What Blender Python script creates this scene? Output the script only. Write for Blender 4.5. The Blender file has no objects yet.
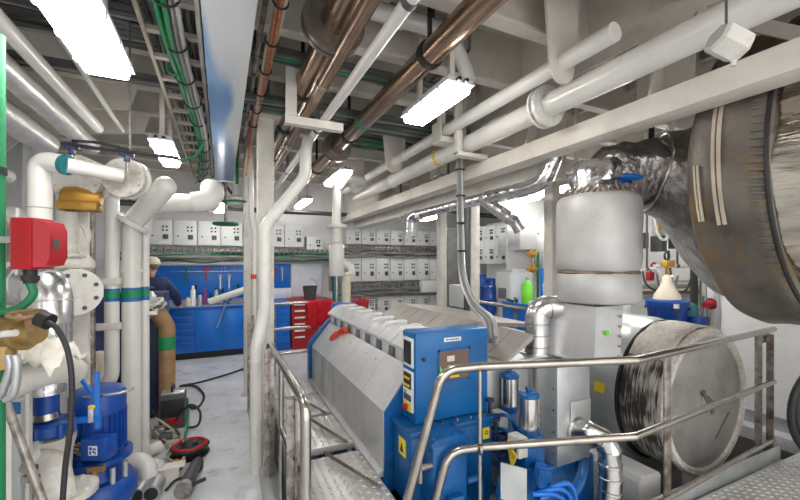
import bpy, bmesh, math, random
from mathutils import Vector, Matrix, Quaternion
random.seed(7)
C = bpy.context.scene.collection
V = Vector
# ---------------------------------------------------------------- camera frame (used to survey points of the real room)
F, CX, CY, EYE = 380.0, 400.0, 263.0, 1.72
YAW = math.atan(178 / 380.0)
SA, CA = math.sin(YAW), math.cos(YAW)
def at(px, py, D=None, X=None, Y=None, Z=None):
    u, v = (px - CX) / F, (CY - py) / F
    d = V((u * CA + SA, CA - u * SA, v))
    if D is not None: t = D
    elif X is not None: t = X / d.x
    elif Y is not None: t = Y / d.y
    else: t = (Z - EYE) / d.z
    return V((d.x * t, d.y * t, EYE + d.z * t))
def yof(py, X, Z):
    return (F * (Z - EYE) / (CY - py) - X * SA) / CA

cam_d = bpy.data.cameras.new('camera')
cam = bpy.data.objects.new('camera', cam_d); C.objects.link(cam)
cam.location = (0, 0, EYE); cam.rotation_euler = (math.pi / 2, 0, -YAW)
cam_d.sensor_width = 36; cam_d.lens = F / 800 * 36; cam_d.shift_y = (CY - 250) / 800
cam_d.clip_start = .02
bpy.context.scene.camera = cam

# ---------------------------------------------------------------- materials
MATS = {}
def mat(name, col, rough=.5, metal=0., var=.12, scale=5., bump=0., bscale=60., stain=None, samt=.5, sscale=2.5, slo=.5, shi=.7, emit=0., stretch=None, coat=0.):
    m = bpy.data.materials.new(name); m.use_nodes = True
    nt = m.node_tree; N, L = nt.nodes, nt.links
    b = N['Principled BSDF']
    b.inputs['Roughness'].default_value = rough
    b.inputs['Metallic'].default_value = metal
    b.inputs['Coat Weight'].default_value = coat
    tc = N.new('ShaderNodeTexCoord')
    vec = tc.outputs['Object']
    if stretch:
        mp = N.new('ShaderNodeMapping'); mp.inputs['Scale'].default_value = stretch
        L.new(vec, mp.inputs['Vector']); vec = mp.outputs['Vector']
    no = N.new('ShaderNodeTexNoise'); no.inputs['Scale'].default_value = scale; no.inputs['Detail'].default_value = 6
    L.new(vec, no.inputs['Vector'])
    cr = N.new('ShaderNodeValToRGB')
    lo = [max(0, c * (1 - var)) for c in col]; hi = [min(1, c * (1 + var)) for c in col]
    cr.color_ramp.elements[0].position = .3; cr.color_ramp.elements[0].color = (*lo, 1)
    cr.color_ramp.elements[1].position = .7; cr.color_ramp.elements[1].color = (*hi, 1)
    L.new(no.outputs['Fac'], cr.inputs['Fac'])
    out = cr.outputs['Color']
    if stain:
        n2 = N.new('ShaderNodeTexNoise'); n2.inputs['Scale'].default_value = sscale; n2.inputs['Detail'].default_value = 9
        n2.inputs['Roughness'].default_value = .7
        L.new(vec, n2.inputs['Vector'])
        r2 = N.new('ShaderNodeValToRGB'); r2.color_ramp.elements[0].position = slo; r2.color_ramp.elements[1].position = shi
        r2.color_ramp.elements[0].color = (0, 0, 0, 1); r2.color_ramp.elements[1].color = (samt, samt, samt, 1)
        L.new(n2.outputs['Fac'], r2.inputs['Fac'])
        mx = N.new('ShaderNodeMix'); mx.data_type = 'RGBA'
        L.new(r2.outputs['Color'], mx.inputs['Factor']); L.new(out, mx.inputs['A']); mx.inputs['B'].default_value = (*stain, 1)
        out = mx.outputs['Result']
    L.new(out, b.inputs['Base Color'])
    if emit:
        b.inputs['Emission Color'].default_value = (*col, 1); b.inputs['Emission Strength'].default_value = emit
    if bump:
        n3 = N.new('ShaderNodeTexNoise'); n3.inputs['Scale'].default_value = bscale; n3.inputs['Detail'].default_value = 4
        L.new(vec, n3.inputs['Vector'])
        bp = N.new('ShaderNodeBump'); bp.inputs['Strength'].default_value = bump; bp.inputs['Distance'].default_value = .02
        L.new(n3.outputs['Fac'], bp.inputs['Height']); L.new(bp.outputs['Normal'], b.inputs['Normal'])
    MATS[name] = m
    return m
M = MATS
mat('white_paint', (.66, .635, .58), .38, stain=(.34, .28, .20), samt=.5, sscale=4, slo=.52, shi=.72)
mat('pipe_white', (.70, .685, .645), .28, var=.08, stain=(.40, .33, .25), samt=.4, sscale=5, slo=.55, shi=.75, coat=.3)
mat('ceiling_paint', (.70, .655, .585), .5, var=.1, scale=2, stain=(.36, .31, .25), samt=.5, sscale=1.5)
mat('beam_paint', (.65, .61, .55), .45, var=.08, stain=(.40, .34, .26), samt=.4, sscale=2)
mat('wall_paint', (.78, .78, .775), .45, var=.06, stain=(.5, .46, .4), samt=.4)
mat('floor_paint', (.60, .61, .64), .38, var=.16, scale=2.6, stain=(.22, .21, .20), samt=.6, sscale=4.5, slo=.53, shi=.70, bump=.08, bscale=20)
mat('bilge', (.12, .115, .11), .6, var=.3)
mat('steel', (.47, .44, .40), .27, 1., var=.15, scale=9)
mat('worn_steel', (.36, .33, .30), .42, .7, var=.35, scale=12, stain=(.11, .075, .05), samt=.8, sscale=9, slo=.48, shi=.62)
mat('checker', (.60, .59, .57), .36, .45, var=.12, scale=8, stain=(.36, .34, .31), samt=.5)
mat('galvanised', (.50, .52, .52), .35, .6, var=.15, scale=6, stain=(.3, .3, .29), samt=.4)
mat('foil', (.72, .72, .73), .2, 1., var=.14, scale=8, bump=.5, bscale=14)
mat('sheet_metal', (.66, .66, .66), .25, 1., var=.12, scale=5, bump=.08, bscale=9)
mat('jacket_silver', (.66, .64, .61), .3, .55, var=.15, scale=7, bump=.25, bscale=12)
mat('foil_dirty', (.62, .58, .51), .2, 1., var=.3, scale=6, bump=.7, bscale=6, stretch=(1, .5, 2.2), stain=(.36, .19, .05), samt=.8, sscale=3, slo=.54, shi=.66)
mat('foil_dark', (.30, .28, .27), .3, .9, var=.35, scale=8, bump=1., bscale=16)
mat('blanket', (.16, .14, .12), .46, .3, var=.5, scale=3, bump=.5, bscale=6, stain=(.28, .15, .03), samt=.85, sscale=2.4, slo=.50, shi=.66)
mat('blanket_strip', (.48, .42, .33), .7, var=.2)
mat('lagging', (.53, .525, .51), .5, .2, var=.12, scale=4, bump=.3, bscale=7, stain=(.32, .20, .10), samt=.6, sscale=3, slo=.60, shi=.75)
mat('lagging_seam', (.20, .15, .11), .8, var=.4, scale=20)
mat('brown_pipe', (.36, .25, .18), .24, .85, var=.3, scale=5, stretch=(3, .6, 3), stain=(.12, .07, .05), samt=.6)
mat('brown_pipe_matte', (.36, .22, .11), .5, .2, var=.25, scale=6, stain=(.15, .09, .05), samt=.6)
mat('flange_dark', (.20, .175, .15), .4, .6, var=.2)
mat('brass', (.45, .30, .12), .35, .6, var=.25, scale=8, stain=(.22, .13, .05), samt=.6, sscale=8)
mat('gold_cast', (.50, .27, .04), .4, .4, var=.25, scale=9)
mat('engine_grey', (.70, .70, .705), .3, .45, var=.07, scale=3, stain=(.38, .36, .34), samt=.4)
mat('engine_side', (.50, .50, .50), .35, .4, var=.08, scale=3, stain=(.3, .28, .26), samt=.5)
mat('cover_white', (.78, .78, .79), .25, .35, var=.05)
mat('head_grey', (.25, .255, .26), .4, .4, var=.15)
mat('deck_planks', (.43, .40, .37), .4, .3, var=.12, scale=5, stain=(.28, .25, .22), samt=.5)
mat('box_blue', (.005, .125, .37), .35, var=.15, scale=4, stain=(.01, .07, .17), samt=.5)
mat('machine_blue', (.005, .105, .33), .33, var=.25, scale=6, stain=(.006, .022, .055), samt=.75, sscale=6, slo=.48, shi=.66)
mat('motor_blue', (.008, .065, .33), .33, var=.2, scale=5, stain=(.01, .02, .07), samt=.5, sscale=5)
mat('bright_blue', (.008, .16, .62), .35, var=.1)
mat('bench_blue', (.005, .17, .66), .32, var=.08)
mat('drawer_blue', (.005, .125, .52), .32, var=.08)
mat('navy', (.012, .022, .085), .4, var=.2)
mat('jacket_navy', (.022, .036, .11), .85, var=.3, scale=9, bump=.5, bscale=12)
mat('trouser_navy', (.014, .018, .035), .85, var=.3, scale=9)
mat('skin', (.50, .27, .18), .55, var=.1)
mat('hair', (.12, .08, .05), .7)
mat('cap_cream', (.62, .55, .42), .7, var=.15, scale=14)
mat('red_box', (.42, .008, .012), .38, var=.12)
mat('red_cloth', (.62, .008, .02), .85, var=.25, scale=9, bump=.8, bscale=14)
mat('red_metal', (.42, .01, .02), .4, var=.15)
mat('orange_cloth', (.65, .07, .025), .8, var=.25, scale=20)
mat('green', (.012, .20, .075), .5, var=.2)
mat('band_green', (.01, .25, .09), .5, var=.15)
mat('band_blue', (.01, .14, .36), .5, var=.1)
mat('band_teal', (.01, .15, .18), .5, var=.1)
mat('lime', (.20, .75, .05), .4, var=.1)
mat('yellow', (.80, .58, .02), .5, var=.1)
mat('black', (.015, .015, .016), .5, var=.3)
mat('black_gloss', (.02, .02, .022), .22, var=.3)
mat('rubber', (.022, .022, .024), .5, var=.3)
mat('dark_grey', (.08, .08, .085), .5, var=.2)
mat('cable_grey', (.20, .195, .19), .55, var=.2)
mat('cable_light', (.36, .34, .33), .5, var=.15)
mat('cable_dark', (.06, .058, .055), .55, var=.25)
mat('cable_tan', (.42, .37, .28), .5, var=.2)
mat('copper', (.40, .15, .08), .4, .5, var=.35, scale=22)
mat('tray_beige', (.52, .46, .38), .5, .2, var=.15)
mat('cabinet', (.66, .67, .66), .42, var=.04, stain=(.52, .51, .49), samt=.3)
mat('cabinet_door', (.71, .72, .71), .4, var=.03)
mat('lamp_red', (.6, .03, .02), .4)
mat('lamp_green', (.05, .55, .25), .4)
mat('lamp_dark', (.03, .07, .05), .4)
mat('plate_white', (.80, .80, .80), .4, var=.04)
mat('plastic_clear', (.75, .80, .88), .2, var=.05)
mat('cream', (.70, .64, .50), .45, var=.1)
mat('cast_white', (.64, .62, .575), .4, var=.12, stain=(.32, .25, .18), samt=.6, sscale=7)
mat('cloth_white', (.72, .69, .62), .9, var=.15, bump=.6, bscale=18)
mat('drum_grey', (.46, .49, .49), .3, .5, var=.12, scale=3, stain=(.62, .60, .55), samt=.4)
mat('disc_grey', (.42, .41, .385), .36, .55, var=.18, scale=5, stain=(.26, .24, .22), samt=.55, sscale=4)
mat('felt', (.64, .60, .55), .95, var=.18, scale=30, bump=.5, bscale=60, stain=(.30, .26, .22), samt=.4, sscale=6)
mat('screen', (.16, .09, .06), .15, var=.3, scale=6)
mat('wood', (.45, .24, .10), .6, var=.25)
mat('paper', (.72, .68, .62), .8, var=.1)
mat('purple', (.22, .04, .22), .4)
mat('teal_machine', (.04, .20, .22), .4, var=.2)
mat('lamp_glow', (1., .97, .925), .4, var=0, emit=13.)
mat('lamp_housing', (.55, .55, .53), .35, var=.06)
# the duct still wears a strip of blue protective film along its port half
def duct_material():
    m = mat('duct_film', (.62, .63, .63), .24, var=.05, bump=.25, bscale=2.2)
    nt = m.node_tree; N, L = nt.nodes, nt.links; b = N['Principled BSDF']
    b.inputs['Metallic'].default_value = .2
    tc = N.new('ShaderNodeTexCoord'); sx = N.new('ShaderNodeSeparateXYZ'); L.new(tc.outputs['Object'], sx.inputs[0])
    n = N.new('ShaderNodeTexNoise'); n.inputs['Scale'].default_value = 1.4; n.inputs['Detail'].default_value = 1
    mp = N.new('ShaderNodeMapping'); mp.inputs['Scale'].default_value = (2.5, .6, 1); L.new(tc.outputs['Object'], mp.inputs['Vector']); L.new(mp.outputs['Vector'], n.inputs['Vector'])
    # film edge wanders: value = noise - x * 3 + along * .1
    m1 = N.new('ShaderNodeMath'); m1.operation = 'MULTIPLY_ADD'; m1.inputs[1].default_value = -3.4; L.new(sx.outputs['X'], m1.inputs[0]); L.new(n.outputs['Fac'], m1.inputs[2])
    m2 = N.new('ShaderNodeMath'); m2.operation = 'MULTIPLY_ADD'; m2.inputs[1].default_value = .22; L.new(sx.outputs['Y'], m2.inputs[0]); L.new(m1.outputs[0], m2.inputs[2])
    r = N.new('ShaderNodeValToRGB'); r.color_ramp.elements[0].position = .36; r.color_ramp.elements[1].position = .56
    r.color_ramp.elements[0].color = (.60, .62, .63, 1); r.color_ramp.elements[1].color = (.19, .33, .56, 1)
    L.new(m2.outputs[0], r.inputs['Fac']); L.new(r.outputs['Color'], b.inputs['Base Color'])
duct_material()
# brush-like fibre jacket: dark bristle streaks across pale felt
def brush_material():
    m = mat('fibre', (.3, .28, .25), .95, var=.1, bump=.8, bscale=50, stretch=(.3, 1, .3))
    nt = m.node_tree; N, L = nt.nodes, nt.links; b = N['Principled BSDF']
    tc = N.new('ShaderNodeTexCoord'); mp = N.new('ShaderNodeMapping'); mp.inputs['Scale'].default_value = (4, 70, 4)
    L.new(tc.outputs['Object'], mp.inputs['Vector'])
    n = N.new('ShaderNodeTexNoise'); n.inputs['Scale'].default_value = 1.3; n.inputs['Detail'].default_value = 5
    L.new(mp.outputs['Vector'], n.inputs['Vector'])
    n2 = N.new('ShaderNodeTexNoise'); n2.inputs['Scale'].default_value = 4.5; n2.inputs['Detail'].default_value = 2
    L.new(tc.outputs['Object'], n2.inputs['Vector'])
    ad = N.new('ShaderNodeMath'); ad.operation = 'MULTIPLY_ADD'; ad.inputs[1].default_value = 1.15
    L.new(n2.outputs['Fac'], ad.inputs[0]); 
    sb = N.new('ShaderNodeMath'); sb.operation = 'SUBTRACT'; sb.inputs[1].default_value = .575
    L.new(n.outputs['Fac'], sb.inputs[0]); L.new(sb.outputs[0], ad.inputs[2])
    r = N.new('ShaderNodeValToRGB'); r.color_ramp.elements[0].position = .38; r.color_ramp.elements[1].position = .66
    r.color_ramp.elements[0].color = (.045, .036, .03, 1); r.color_ramp.elements[1].color = (.50, .47, .43, 1)
    L.new(ad.outputs[0], r.inputs['Fac']); L.new(r.outputs['Color'], b.inputs['Base Color'])
brush_material()

# ---------------------------------------------------------------- mesh builder
def fillet(path, rad, n=7):
    P = [V(p) for p in path]
    if rad <= 0 or len(P) < 3: return P
    out = [P[0]]
    for i in range(1, len(P) - 1):
        a, b, c = P[i - 1], P[i], P[i + 1]
        d1, d2 = (a - b), (c - b)
        l1, l2 = d1.length, d2.length
        if l1 < 1e-6 or l2 < 1e-6: continue
        d1.normalize(); d2.normalize()
        ang = d1.angle(d2)
        if ang > math.pi - .05: out.append(b); continue
        t = min(rad / math.tan(ang / 2), l1 * .48, l2 * .48)
        p0, p1 = b + d1 * t, b + d2 * t
        for k in range(n + 1):
            s = k / n
            out.append(p0 * (1 - s) ** 2 + b * 2 * s * (1 - s) + p1 * s * s)
    out.append(P[-1])
    return out
def smooth_path(pts, n=6):
    P = [V(p) for p in pts]
    Q = [P[0] * 2 - P[1]] + P + [P[-1] * 2 - P[-2]]
    out = []
    for i in range(1, len(Q) - 2):
        p0, p1, p2, p3 = Q[i - 1], Q[i], Q[i + 1], Q[i + 2]
        for k in range(n):
            t = k / n
            out.append(.5 * ((2 * p1) + (p2 - p0) * t + (2 * p0 - 5 * p1 + 4 * p2 - p3) * t * t + (3 * p1 - p0 - 3 * p2 + p3) * t ** 3))
    out.append(P[-1])
    return out
def path_at(path, t):
    ls = [(path[i + 1] - path[i]).length for i in range(len(path) - 1)]
    s = t * sum(ls)
    for i, l in enumerate(ls):
        if s <= l or i == len(ls) - 1:
            d = (path[i + 1] - path[i]).normalized()
            return path[i] + d * min(s, l), d
        s -= l
class MB:
    def __init__(self): self.v = []; self.f = []; self.M = Matrix.Identity(4)
    def add(self, vs, fs):
        b = len(self.v)
        self.v += [self.M @ V(p) for p in vs]; self.f += [tuple(b + i for i in q) for q in fs]
        return self
    def box(self, lo, hi, bev=0., rot=None):
        lo, hi = V(lo), V(hi); c, s = (lo + hi) / 2, (hi - lo)
        s = V([abs(k) for k in s])
        bm = bmesh.new(); bmesh.ops.create_cube(bm, size=1)
        for v in bm.verts: v.co = V((v.co.x * s.x, v.co.y * s.y, v.co.z * s.z))
        if bev > 0:
            bmesh.ops.bevel(bm, geom=bm.edges[:], offset=min(bev, min(s) * .45), segments=2, profile=.5, affect='EDGES')
        R = rot.to_matrix() if isinstance(rot, Quaternion) else (rot or Matrix.Identity(3))
        bm.verts.index_update()
        vs = [c + R @ v.co for v in bm.verts]; fs = [[v.index for v in f.verts] for f in bm.faces]
        bm.free()
        return self.add(vs, fs)
    def bar(self, a, b, w, h, up=(0, 0, 1), bev=0.):
        a, b = V(a), V(b); d = b - a; y = d.normalized(); up = V(up)
        if abs(y.dot(up)) > .98: up = V((1, 0, 0)) if abs(y.x) < .9 else V((0, 1, 0))
        x = y.cross(up).normalized(); z = x.cross(y)
        R = Matrix((x, y, z)).transposed()
        c = (a + b) / 2
        return self.box(c - V((w, d.length, h)) / 2, c + V((w, d.length, h)) / 2, bev, R)
    def tube(self, path, r, seg=14, caps=True, closed=False):
        P = [V(p) for p in path]; n = len(P)
        rs = r if isinstance(r, (list, tuple)) else [r] * n
        tang = []
        for i in range(n):
            a = P[i - 1] if (i > 0 or closed) else P[i]; b = P[(i + 1) % n] if (i < n - 1 or closed) else P[i]
            t = (b - a); tang.append(t.normalized() if t.length > 1e-9 else V((0, 0, 1)))
        t0 = tang[0]; up = V((0, 0, 1)) if abs(t0.z) < .9 else V((1, 0, 0))
        nrm = (up - t0 * up.dot(t0)).normalized()
        vs, fs = [], []
        for i in range(n):
            if i:
                q = tang[i - 1].rotation_difference(tang[i]); nrm = q @ nrm
                nrm = (nrm - tang[i] * nrm.dot(tang[i])).normalized()
            bn = tang[i].cross(nrm)
            for k in range(seg):
                a = 2 * math.pi * k / seg
                vs.append(P[i] + (nrm * math.cos(a) + bn * math.sin(a)) * rs[i])
        m = n if closed else n - 1
        for i in range(m):
            j = (i + 1) % n
            for k in range(seg):
                fs.append((i * seg + k, i * seg + (k + 1) % seg, j * seg + (k + 1) % seg, j * seg + k))
        if caps and not closed:
            fs.append(tuple(range(seg))[::-1]); fs.append(tuple(range((n - 1) * seg, n * seg)))
        return self.add(vs, fs)
    def cyl(self, a, b, r, seg=20, r2=None): return self.tube([a, b], [r, r if r2 is None else r2], seg)
    def lathe(self, o, axis, prof, seg=28, cap=True, a0=0, a1=2 * math.pi):
        o, ax = V(o), V(axis).normalized()
        up = V((0, 0, 1)) if abs(ax.z) < .9 else V((1, 0, 0))
        x = (up - ax * up.dot(ax)).normalized(); y = ax.cross(x)
        full = abs(a1 - a0 - 2 * math.pi) < 1e-6
        cnt = seg if full else seg + 1
        vs, fs = [], []
        for (h, r) in prof:
            for k in range(cnt):
                a = a0 + (a1 - a0) * k / seg
                vs.append(o + ax * h + (x * math.cos(a) + y * math.sin(a)) * max(r, 1e-4))
        for i in range(len(prof) - 1):
            for k in range(seg):
                k2 = (k + 1) % cnt
                fs.append((i * cnt + k, i * cnt + k2, (i + 1) * cnt + k2, (i + 1) * cnt + k))
        if cap and full:
            fs.append(tuple(range(cnt))[::-1]); fs.append(tuple(range((len(prof) - 1) * cnt, len(prof) * cnt)))
        return self.add(vs, fs)
    def torus(self, c, axis, R, r, seg=28, s2=8, a0=0, a1=2 * math.pi):
        ax = V(axis).normalized(); up = V((0, 0, 1)) if abs(ax.z) < .9 else V((1, 0, 0))
        x = (up - ax * up.dot(ax)).normalized(); y = ax.cross(x)
        full = abs(a1 - a0 - 2 * math.pi) < 1e-6
        pts = [V(c) + (x * math.cos(a0 + (a1 - a0) * k / seg) + y * math.sin(a0 + (a1 - a0) * k / seg)) * R for k in range(seg if full else seg + 1)]
        return self.tube(pts, r, s2, closed=full)
    def ball(self, c, r, seg=14, rings=8):
        rr = V(r) if not isinstance(r, (int, float)) else V((r, r, r)); c = V(c)
        vs = []; fs = []
        for i in range(rings + 1):
            th = math.pi * i / rings
            for k in range(seg):
                a = 2 * math.pi * k / seg
                vs.append(c + V((rr.x * max(math.sin(th), 1e-3) * math.cos(a), rr.y * max(math.sin(th), 1e-3) * math.sin(a), rr.z * math.cos(th))))
        for i in range(rings):
            for k in range(seg): fs.append((i * seg + k, i * seg + (k + 1) % seg, (i + 1) * seg + (k + 1) % seg, (i + 1) * seg + k))
        return self.add(vs, fs)
    def prism(self, poly, vec):
        n = len(poly); v = V(vec); P = [V(p) for p in poly]
        return self.add(P + [p + v for p in P], [tuple(range(n))[::-1], tuple(range(n, 2 * n))] + [(i, (i + 1) % n, n + (i + 1) % n, n + i) for i in range(n)])
    def flange(self, c, ax, R, t, bolts=8, br=.012):
        c, ax = V(c), V(ax).normalized()
        self.lathe(c, ax, [(-t / 2, R * .97), (-t / 2, R), (t / 2, R), (t / 2, R * .97)][:4], 28)
        up = V((0, 0, 1)) if abs(ax.z) < .9 else V((1, 0, 0))
        x = (up - ax * up.dot(ax)).normalized(); y = ax.cross(x)
        for k in range(bolts):
            a = 2 * math.pi * (k + .5) / bolts; p = c + (x * math.cos(a) + y * math.sin(a)) * R * .80
            self.cyl(p - ax * (t / 2 + br), p + ax * (t / 2 + br), br, 6)
        return self
ROOT = {}
def mesh_obj(name, mb, m, org, angle=40):
    me = bpy.data.meshes.new(name)
    bm = bmesh.new()
    vs = [bm.verts.new(p - org) for p in mb.v]
    for q in mb.f:
        try: bm.faces.new([vs[i] for i in dict.fromkeys(q)])
        except ValueError: pass
    bmesh.ops.recalc_face_normals(bm, faces=bm.faces[:])
    bm.to_mesh(me); bm.free()
    for p in me.polygons: p.use_smooth = True
    me.set_sharp_from_angle(angle=math.radians(angle))
    me.materials.append(MATS[m])
    o = bpy.data.objects.new(name, me); C.objects.link(o)
    return o
def part(name, mb, m, parent, label=None, kind=None, angle=40):
    org = ROOT[parent.name]
    o = mesh_obj(name, mb, m, org, angle); o.parent = parent; ROOT[o.name] = org
    if label: o['label'] = label
    if kind: o['kind'] = kind
    return o
def parts(name, mb, m, parent):
    """each separate piece in the builder becomes a part of its own"""
    n = len(mb.v); up_ = list(range(n))
    def root_of(i):
        while up_[i] != i: up_[i] = up_[up_[i]]; i = up_[i]
        return i
    for q in mb.f:
        for i in q[1:]: up_[root_of(i)] = root_of(q[0])
    groups = {}
    for q in mb.f: groups.setdefault(root_of(q[0]), []).append(q)
    for qs in groups.values():
        ids = sorted({i for q in qs for i in q}); ix = {a: b for b, a in enumerate(ids)}
        k = MB(); k.v = [mb.v[i] for i in ids]; k.f = [tuple(ix[i] for i in q) for q in qs]
        part(name, k, m, parent)
def thing(name, label, cat, loc, group=None):
    o = bpy.data.objects.new(name, None); C.objects.link(o); o.location = loc; o.empty_display_size = .1
    ROOT[o.name] = V(loc); o['label'] = label; o['category'] = cat
    if group: o['group'] = group
    return o
def solo(name, mb, m, label, cat, group=None, kind=None, angle=40):
    lo = V([min(p[i] for p in mb.v) for i in range(3)]); hi = V([max(p[i] for p in mb.v) for i in range(3)])
    org = V(((lo.x + hi.x) / 2, (lo.y + hi.y) / 2, lo.z))
    o = mesh_obj(name, mb, m, org, angle); o.location = org; ROOT[o.name] = org
    o['label'] = label; o['category'] = cat
    if group: o['group'] = group
    if kind: o['kind'] = kind
    return o
def struct(name, mb, m, parent=None):
    o = mesh_obj(name, mb, m, V((0, 0, 0)))
    o['kind'] = 'structure'; ROOT[o.name] = V((0, 0, 0))
    return o
ORD = ['first', 'second', 'third', 'fourth', 'fifth', 'sixth', 'seventh', 'eighth', 'ninth', 'tenth', 'eleventh', 'twelfth']
CEIL = 3.75
def pipe(name, label, pts, r, m, bend=.12, flanges=(), bands=(), hangers=(), group=None, cat='pipe', seg=18, smooth=False, clamp='dark_grey'):
    """one pipe run: flanges (t, R, thick, mat), bands (t, width, mat), hangers (t, top z)"""
    path = smooth_path(pts) if smooth else fillet(pts, bend)
    run = MB().tube(path, r, seg)
    if not (flanges or bands or hangers):
        return solo(name, run, m, label, cat, group)
    zlo = min(path, key=lambda p: p.z)
    root = thing(name, label, cat, (zlo.x, zlo.y, zlo.z - (r if zlo.z > .3 else 0)), group)
    part('pipe_run', run, m, root)
    for (t, R, th, fm) in flanges:
        p, d = path_at(path, t)
        part('flange', MB().flange(p, d, R, th, 8, min(.019, R * .105)), fm, root)
    for (t, w, bm_) in bands:
        p, d = path_at(path, t)
        part('colour_band', MB().lathe(p, d, [(-w / 2, r * 1.02), (w / 2, r * 1.02)], seg * 2), bm_, root, label='painted colour band')
    for (t, z) in hangers:
        p, d = path_at(path, t)
        h = MB().lathe(p, d, [(-.02, r * 1.01), (-.02, r * 1.16), (.02, r * 1.16), (.02, r * 1.01)], 24, cap=False)
        h.bar(p + V((0, 0, r)), V((p.x, p.y, z)), .03, .012, up=d)
        part('hanger', h, clamp, root)
    return root
# ================================================================ SETTING
fl = MB()
fl.box((-3, -2.5, -.12), (.27, 9, 0)); fl.box((.27, 4.75, -.12), (8.2, 9, 0)); fl.box((.27, -2.5, -.12), (8.2, 1.58, 0))
fl.box((5.0, 1.58, -.12), (8.2, 4.75, 0))
struct('floor', fl, 'floor_paint')
bl = MB().box((.27, 1.58, -.72), (5.0, 4.75, -.6))
bl.box((.2, 1.5, -.72), (.27, 4.8, -.12)); bl.box((5.0, 1.5, -.72), (5.07, 4.8, -.12)); bl.box((.2, 1.5, -.72), (5.07, 1.58, -.12)); bl.box((.2, 4.75, -.72), (5.07, 4.82, -.12))
struct('floor_bilge', bl, 'bilge')
struct('ceiling', MB().box((-3, -2.5, CEIL), (8.2, 9, CEIL + .1)), 'ceiling_paint')
struct('wall_back', MB().box((-3, 8.4, 0), (8.2, 8.5, CEIL)), 'wall_paint')
wl = MB().box((-2.6, -2.5, 0), (-2.5, 8.4, CEIL))
for k in range(9):
    wl.box((-2.5, -1.2 + k * 1.1, 0), (-2.3, -1.17 + k * 1.1, CEIL)); wl.box((-2.32, -1.27 + k * 1.1, 0), (-2.3, -1.1 + k * 1.1, CEIL))
struct('wall_left', wl, 'wall_paint')
struct('wall_right', MB().box((7.2, 2.4, 0), (7.3, 8.4, CEIL)).box((5.2, -2.5, 0), (7.3, 2.42, CEIL)), 'wall_paint')
struct('baseboard_right', MB().box((5.17, -2.5, 0), (5.2, 2.42, .13)).box((5.17, 2.40, .13), (5.195, 2.42, 1.9)), 'galvanised')
# transverse deck beams with flanges
ti = 1
for y in (-.8, -.1, .6, 1.3, 2.0, 2.7, 3.4, 4.1, 4.8, 5.5, 6.2, 6.9, 7.6):
    b = MB().box((-2.5, y - .006, 3.32), (7.2, y + .006, CEIL)).box((-2.5, y - .05, 3.30), (7.2, y + .05, 3.325))
    for x in (-1.55, -.7, .9, 1.75, 3.4, 4.4):
        b.prism([(x, y + .006, CEIL), (x, y + .006, 3.33), (x, y + .18, CEIL)], (.01, 0, 0))
    struct('trim_%d' % ti, b, 'beam_paint'); ti += 1
for x in (-1.9, -1.25, 1.05, 1.7, 3.2, 4.0, 4.8, 5.6):   # longitudinal stiffeners
    struct('trim_%d' % ti, MB().box((x - .005, -2.5, 3.58), (x + .005, 8.4, CEIL)).box((x - .03, -2.5, 3.57), (x + .03, 8.4, 3.585)), 'beam_paint'); ti += 1
# deep girder over the generator: bottom flange, web with lightening openings, braces
g = MB().box((2.34, -.6, 2.595), (2.52, 8.3, 2.735), .004)
for (y0, y1) in ((-.6, -.1), (.55, .72), (1.28, 1.62), (2.2, 2.8), (3.3, 3.9), (4.4, 5.0), (5.5, 8.3)):
    g.box((2.50, y0, 2.735), (2.515, y1, 3.18))
g.box((2.50, -.6, 3.18), (2.515, 8.3, CEIL))
for (y0, y1) in ((.75, 1.25), (-.05, .5)):
    g.bar((2.50, y0, 2.74), (2.50, y1, 3.16), .05, .06)
for y in (.63, 1.45, 2.5, 3.6, 4.7, 5.9):
    g.prism([(2.36, y, 2.735), (2.50, y, 2.735), (2.50, y, 3.1), (2.44, y, 3.1)], (0, .012, 0))
struct('trim_%d' % ti, g, 'beam_paint'); ti += 1
# hull knees on the port side seen past the big lamp
for y in (3.4, 4.1, 4.8):
    struct('trim_%d' % ti, MB().prism([(-2.3, y + .02, CEIL), (-.55, y + .02, CEIL), (-.75, y + .02, 3.1), (-1.7, y + .02, 2.95), (-2.3, y + .02, 2.2)], (0, .015, 0)), 'beam_paint'); ti += 1
# pillars
PILL = [(.385, 3.95, .075, 0), (2.93, 4.05, .068, 0), (3.2, 5.25, .06, 0), (2.95, 2.76, .055, 0), (.30, 5.35, .045, 0)]
for (x, y, r, z) in PILL:
    p = MB().box((x - r, y - r, z), (x + r, y + r, CEIL), .008)
    p.box((x - r * 2, y - r * 2, 3.12), (x + r * 2, y + r * 2, 3.14)); p.box((x - r * 1.6, y - r * 1.6, z), (x + r * 1.6, y + r * 1.6, z + .02))
    struct('trim_%d' % ti, p, 'white_paint'); ti += 1

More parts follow.
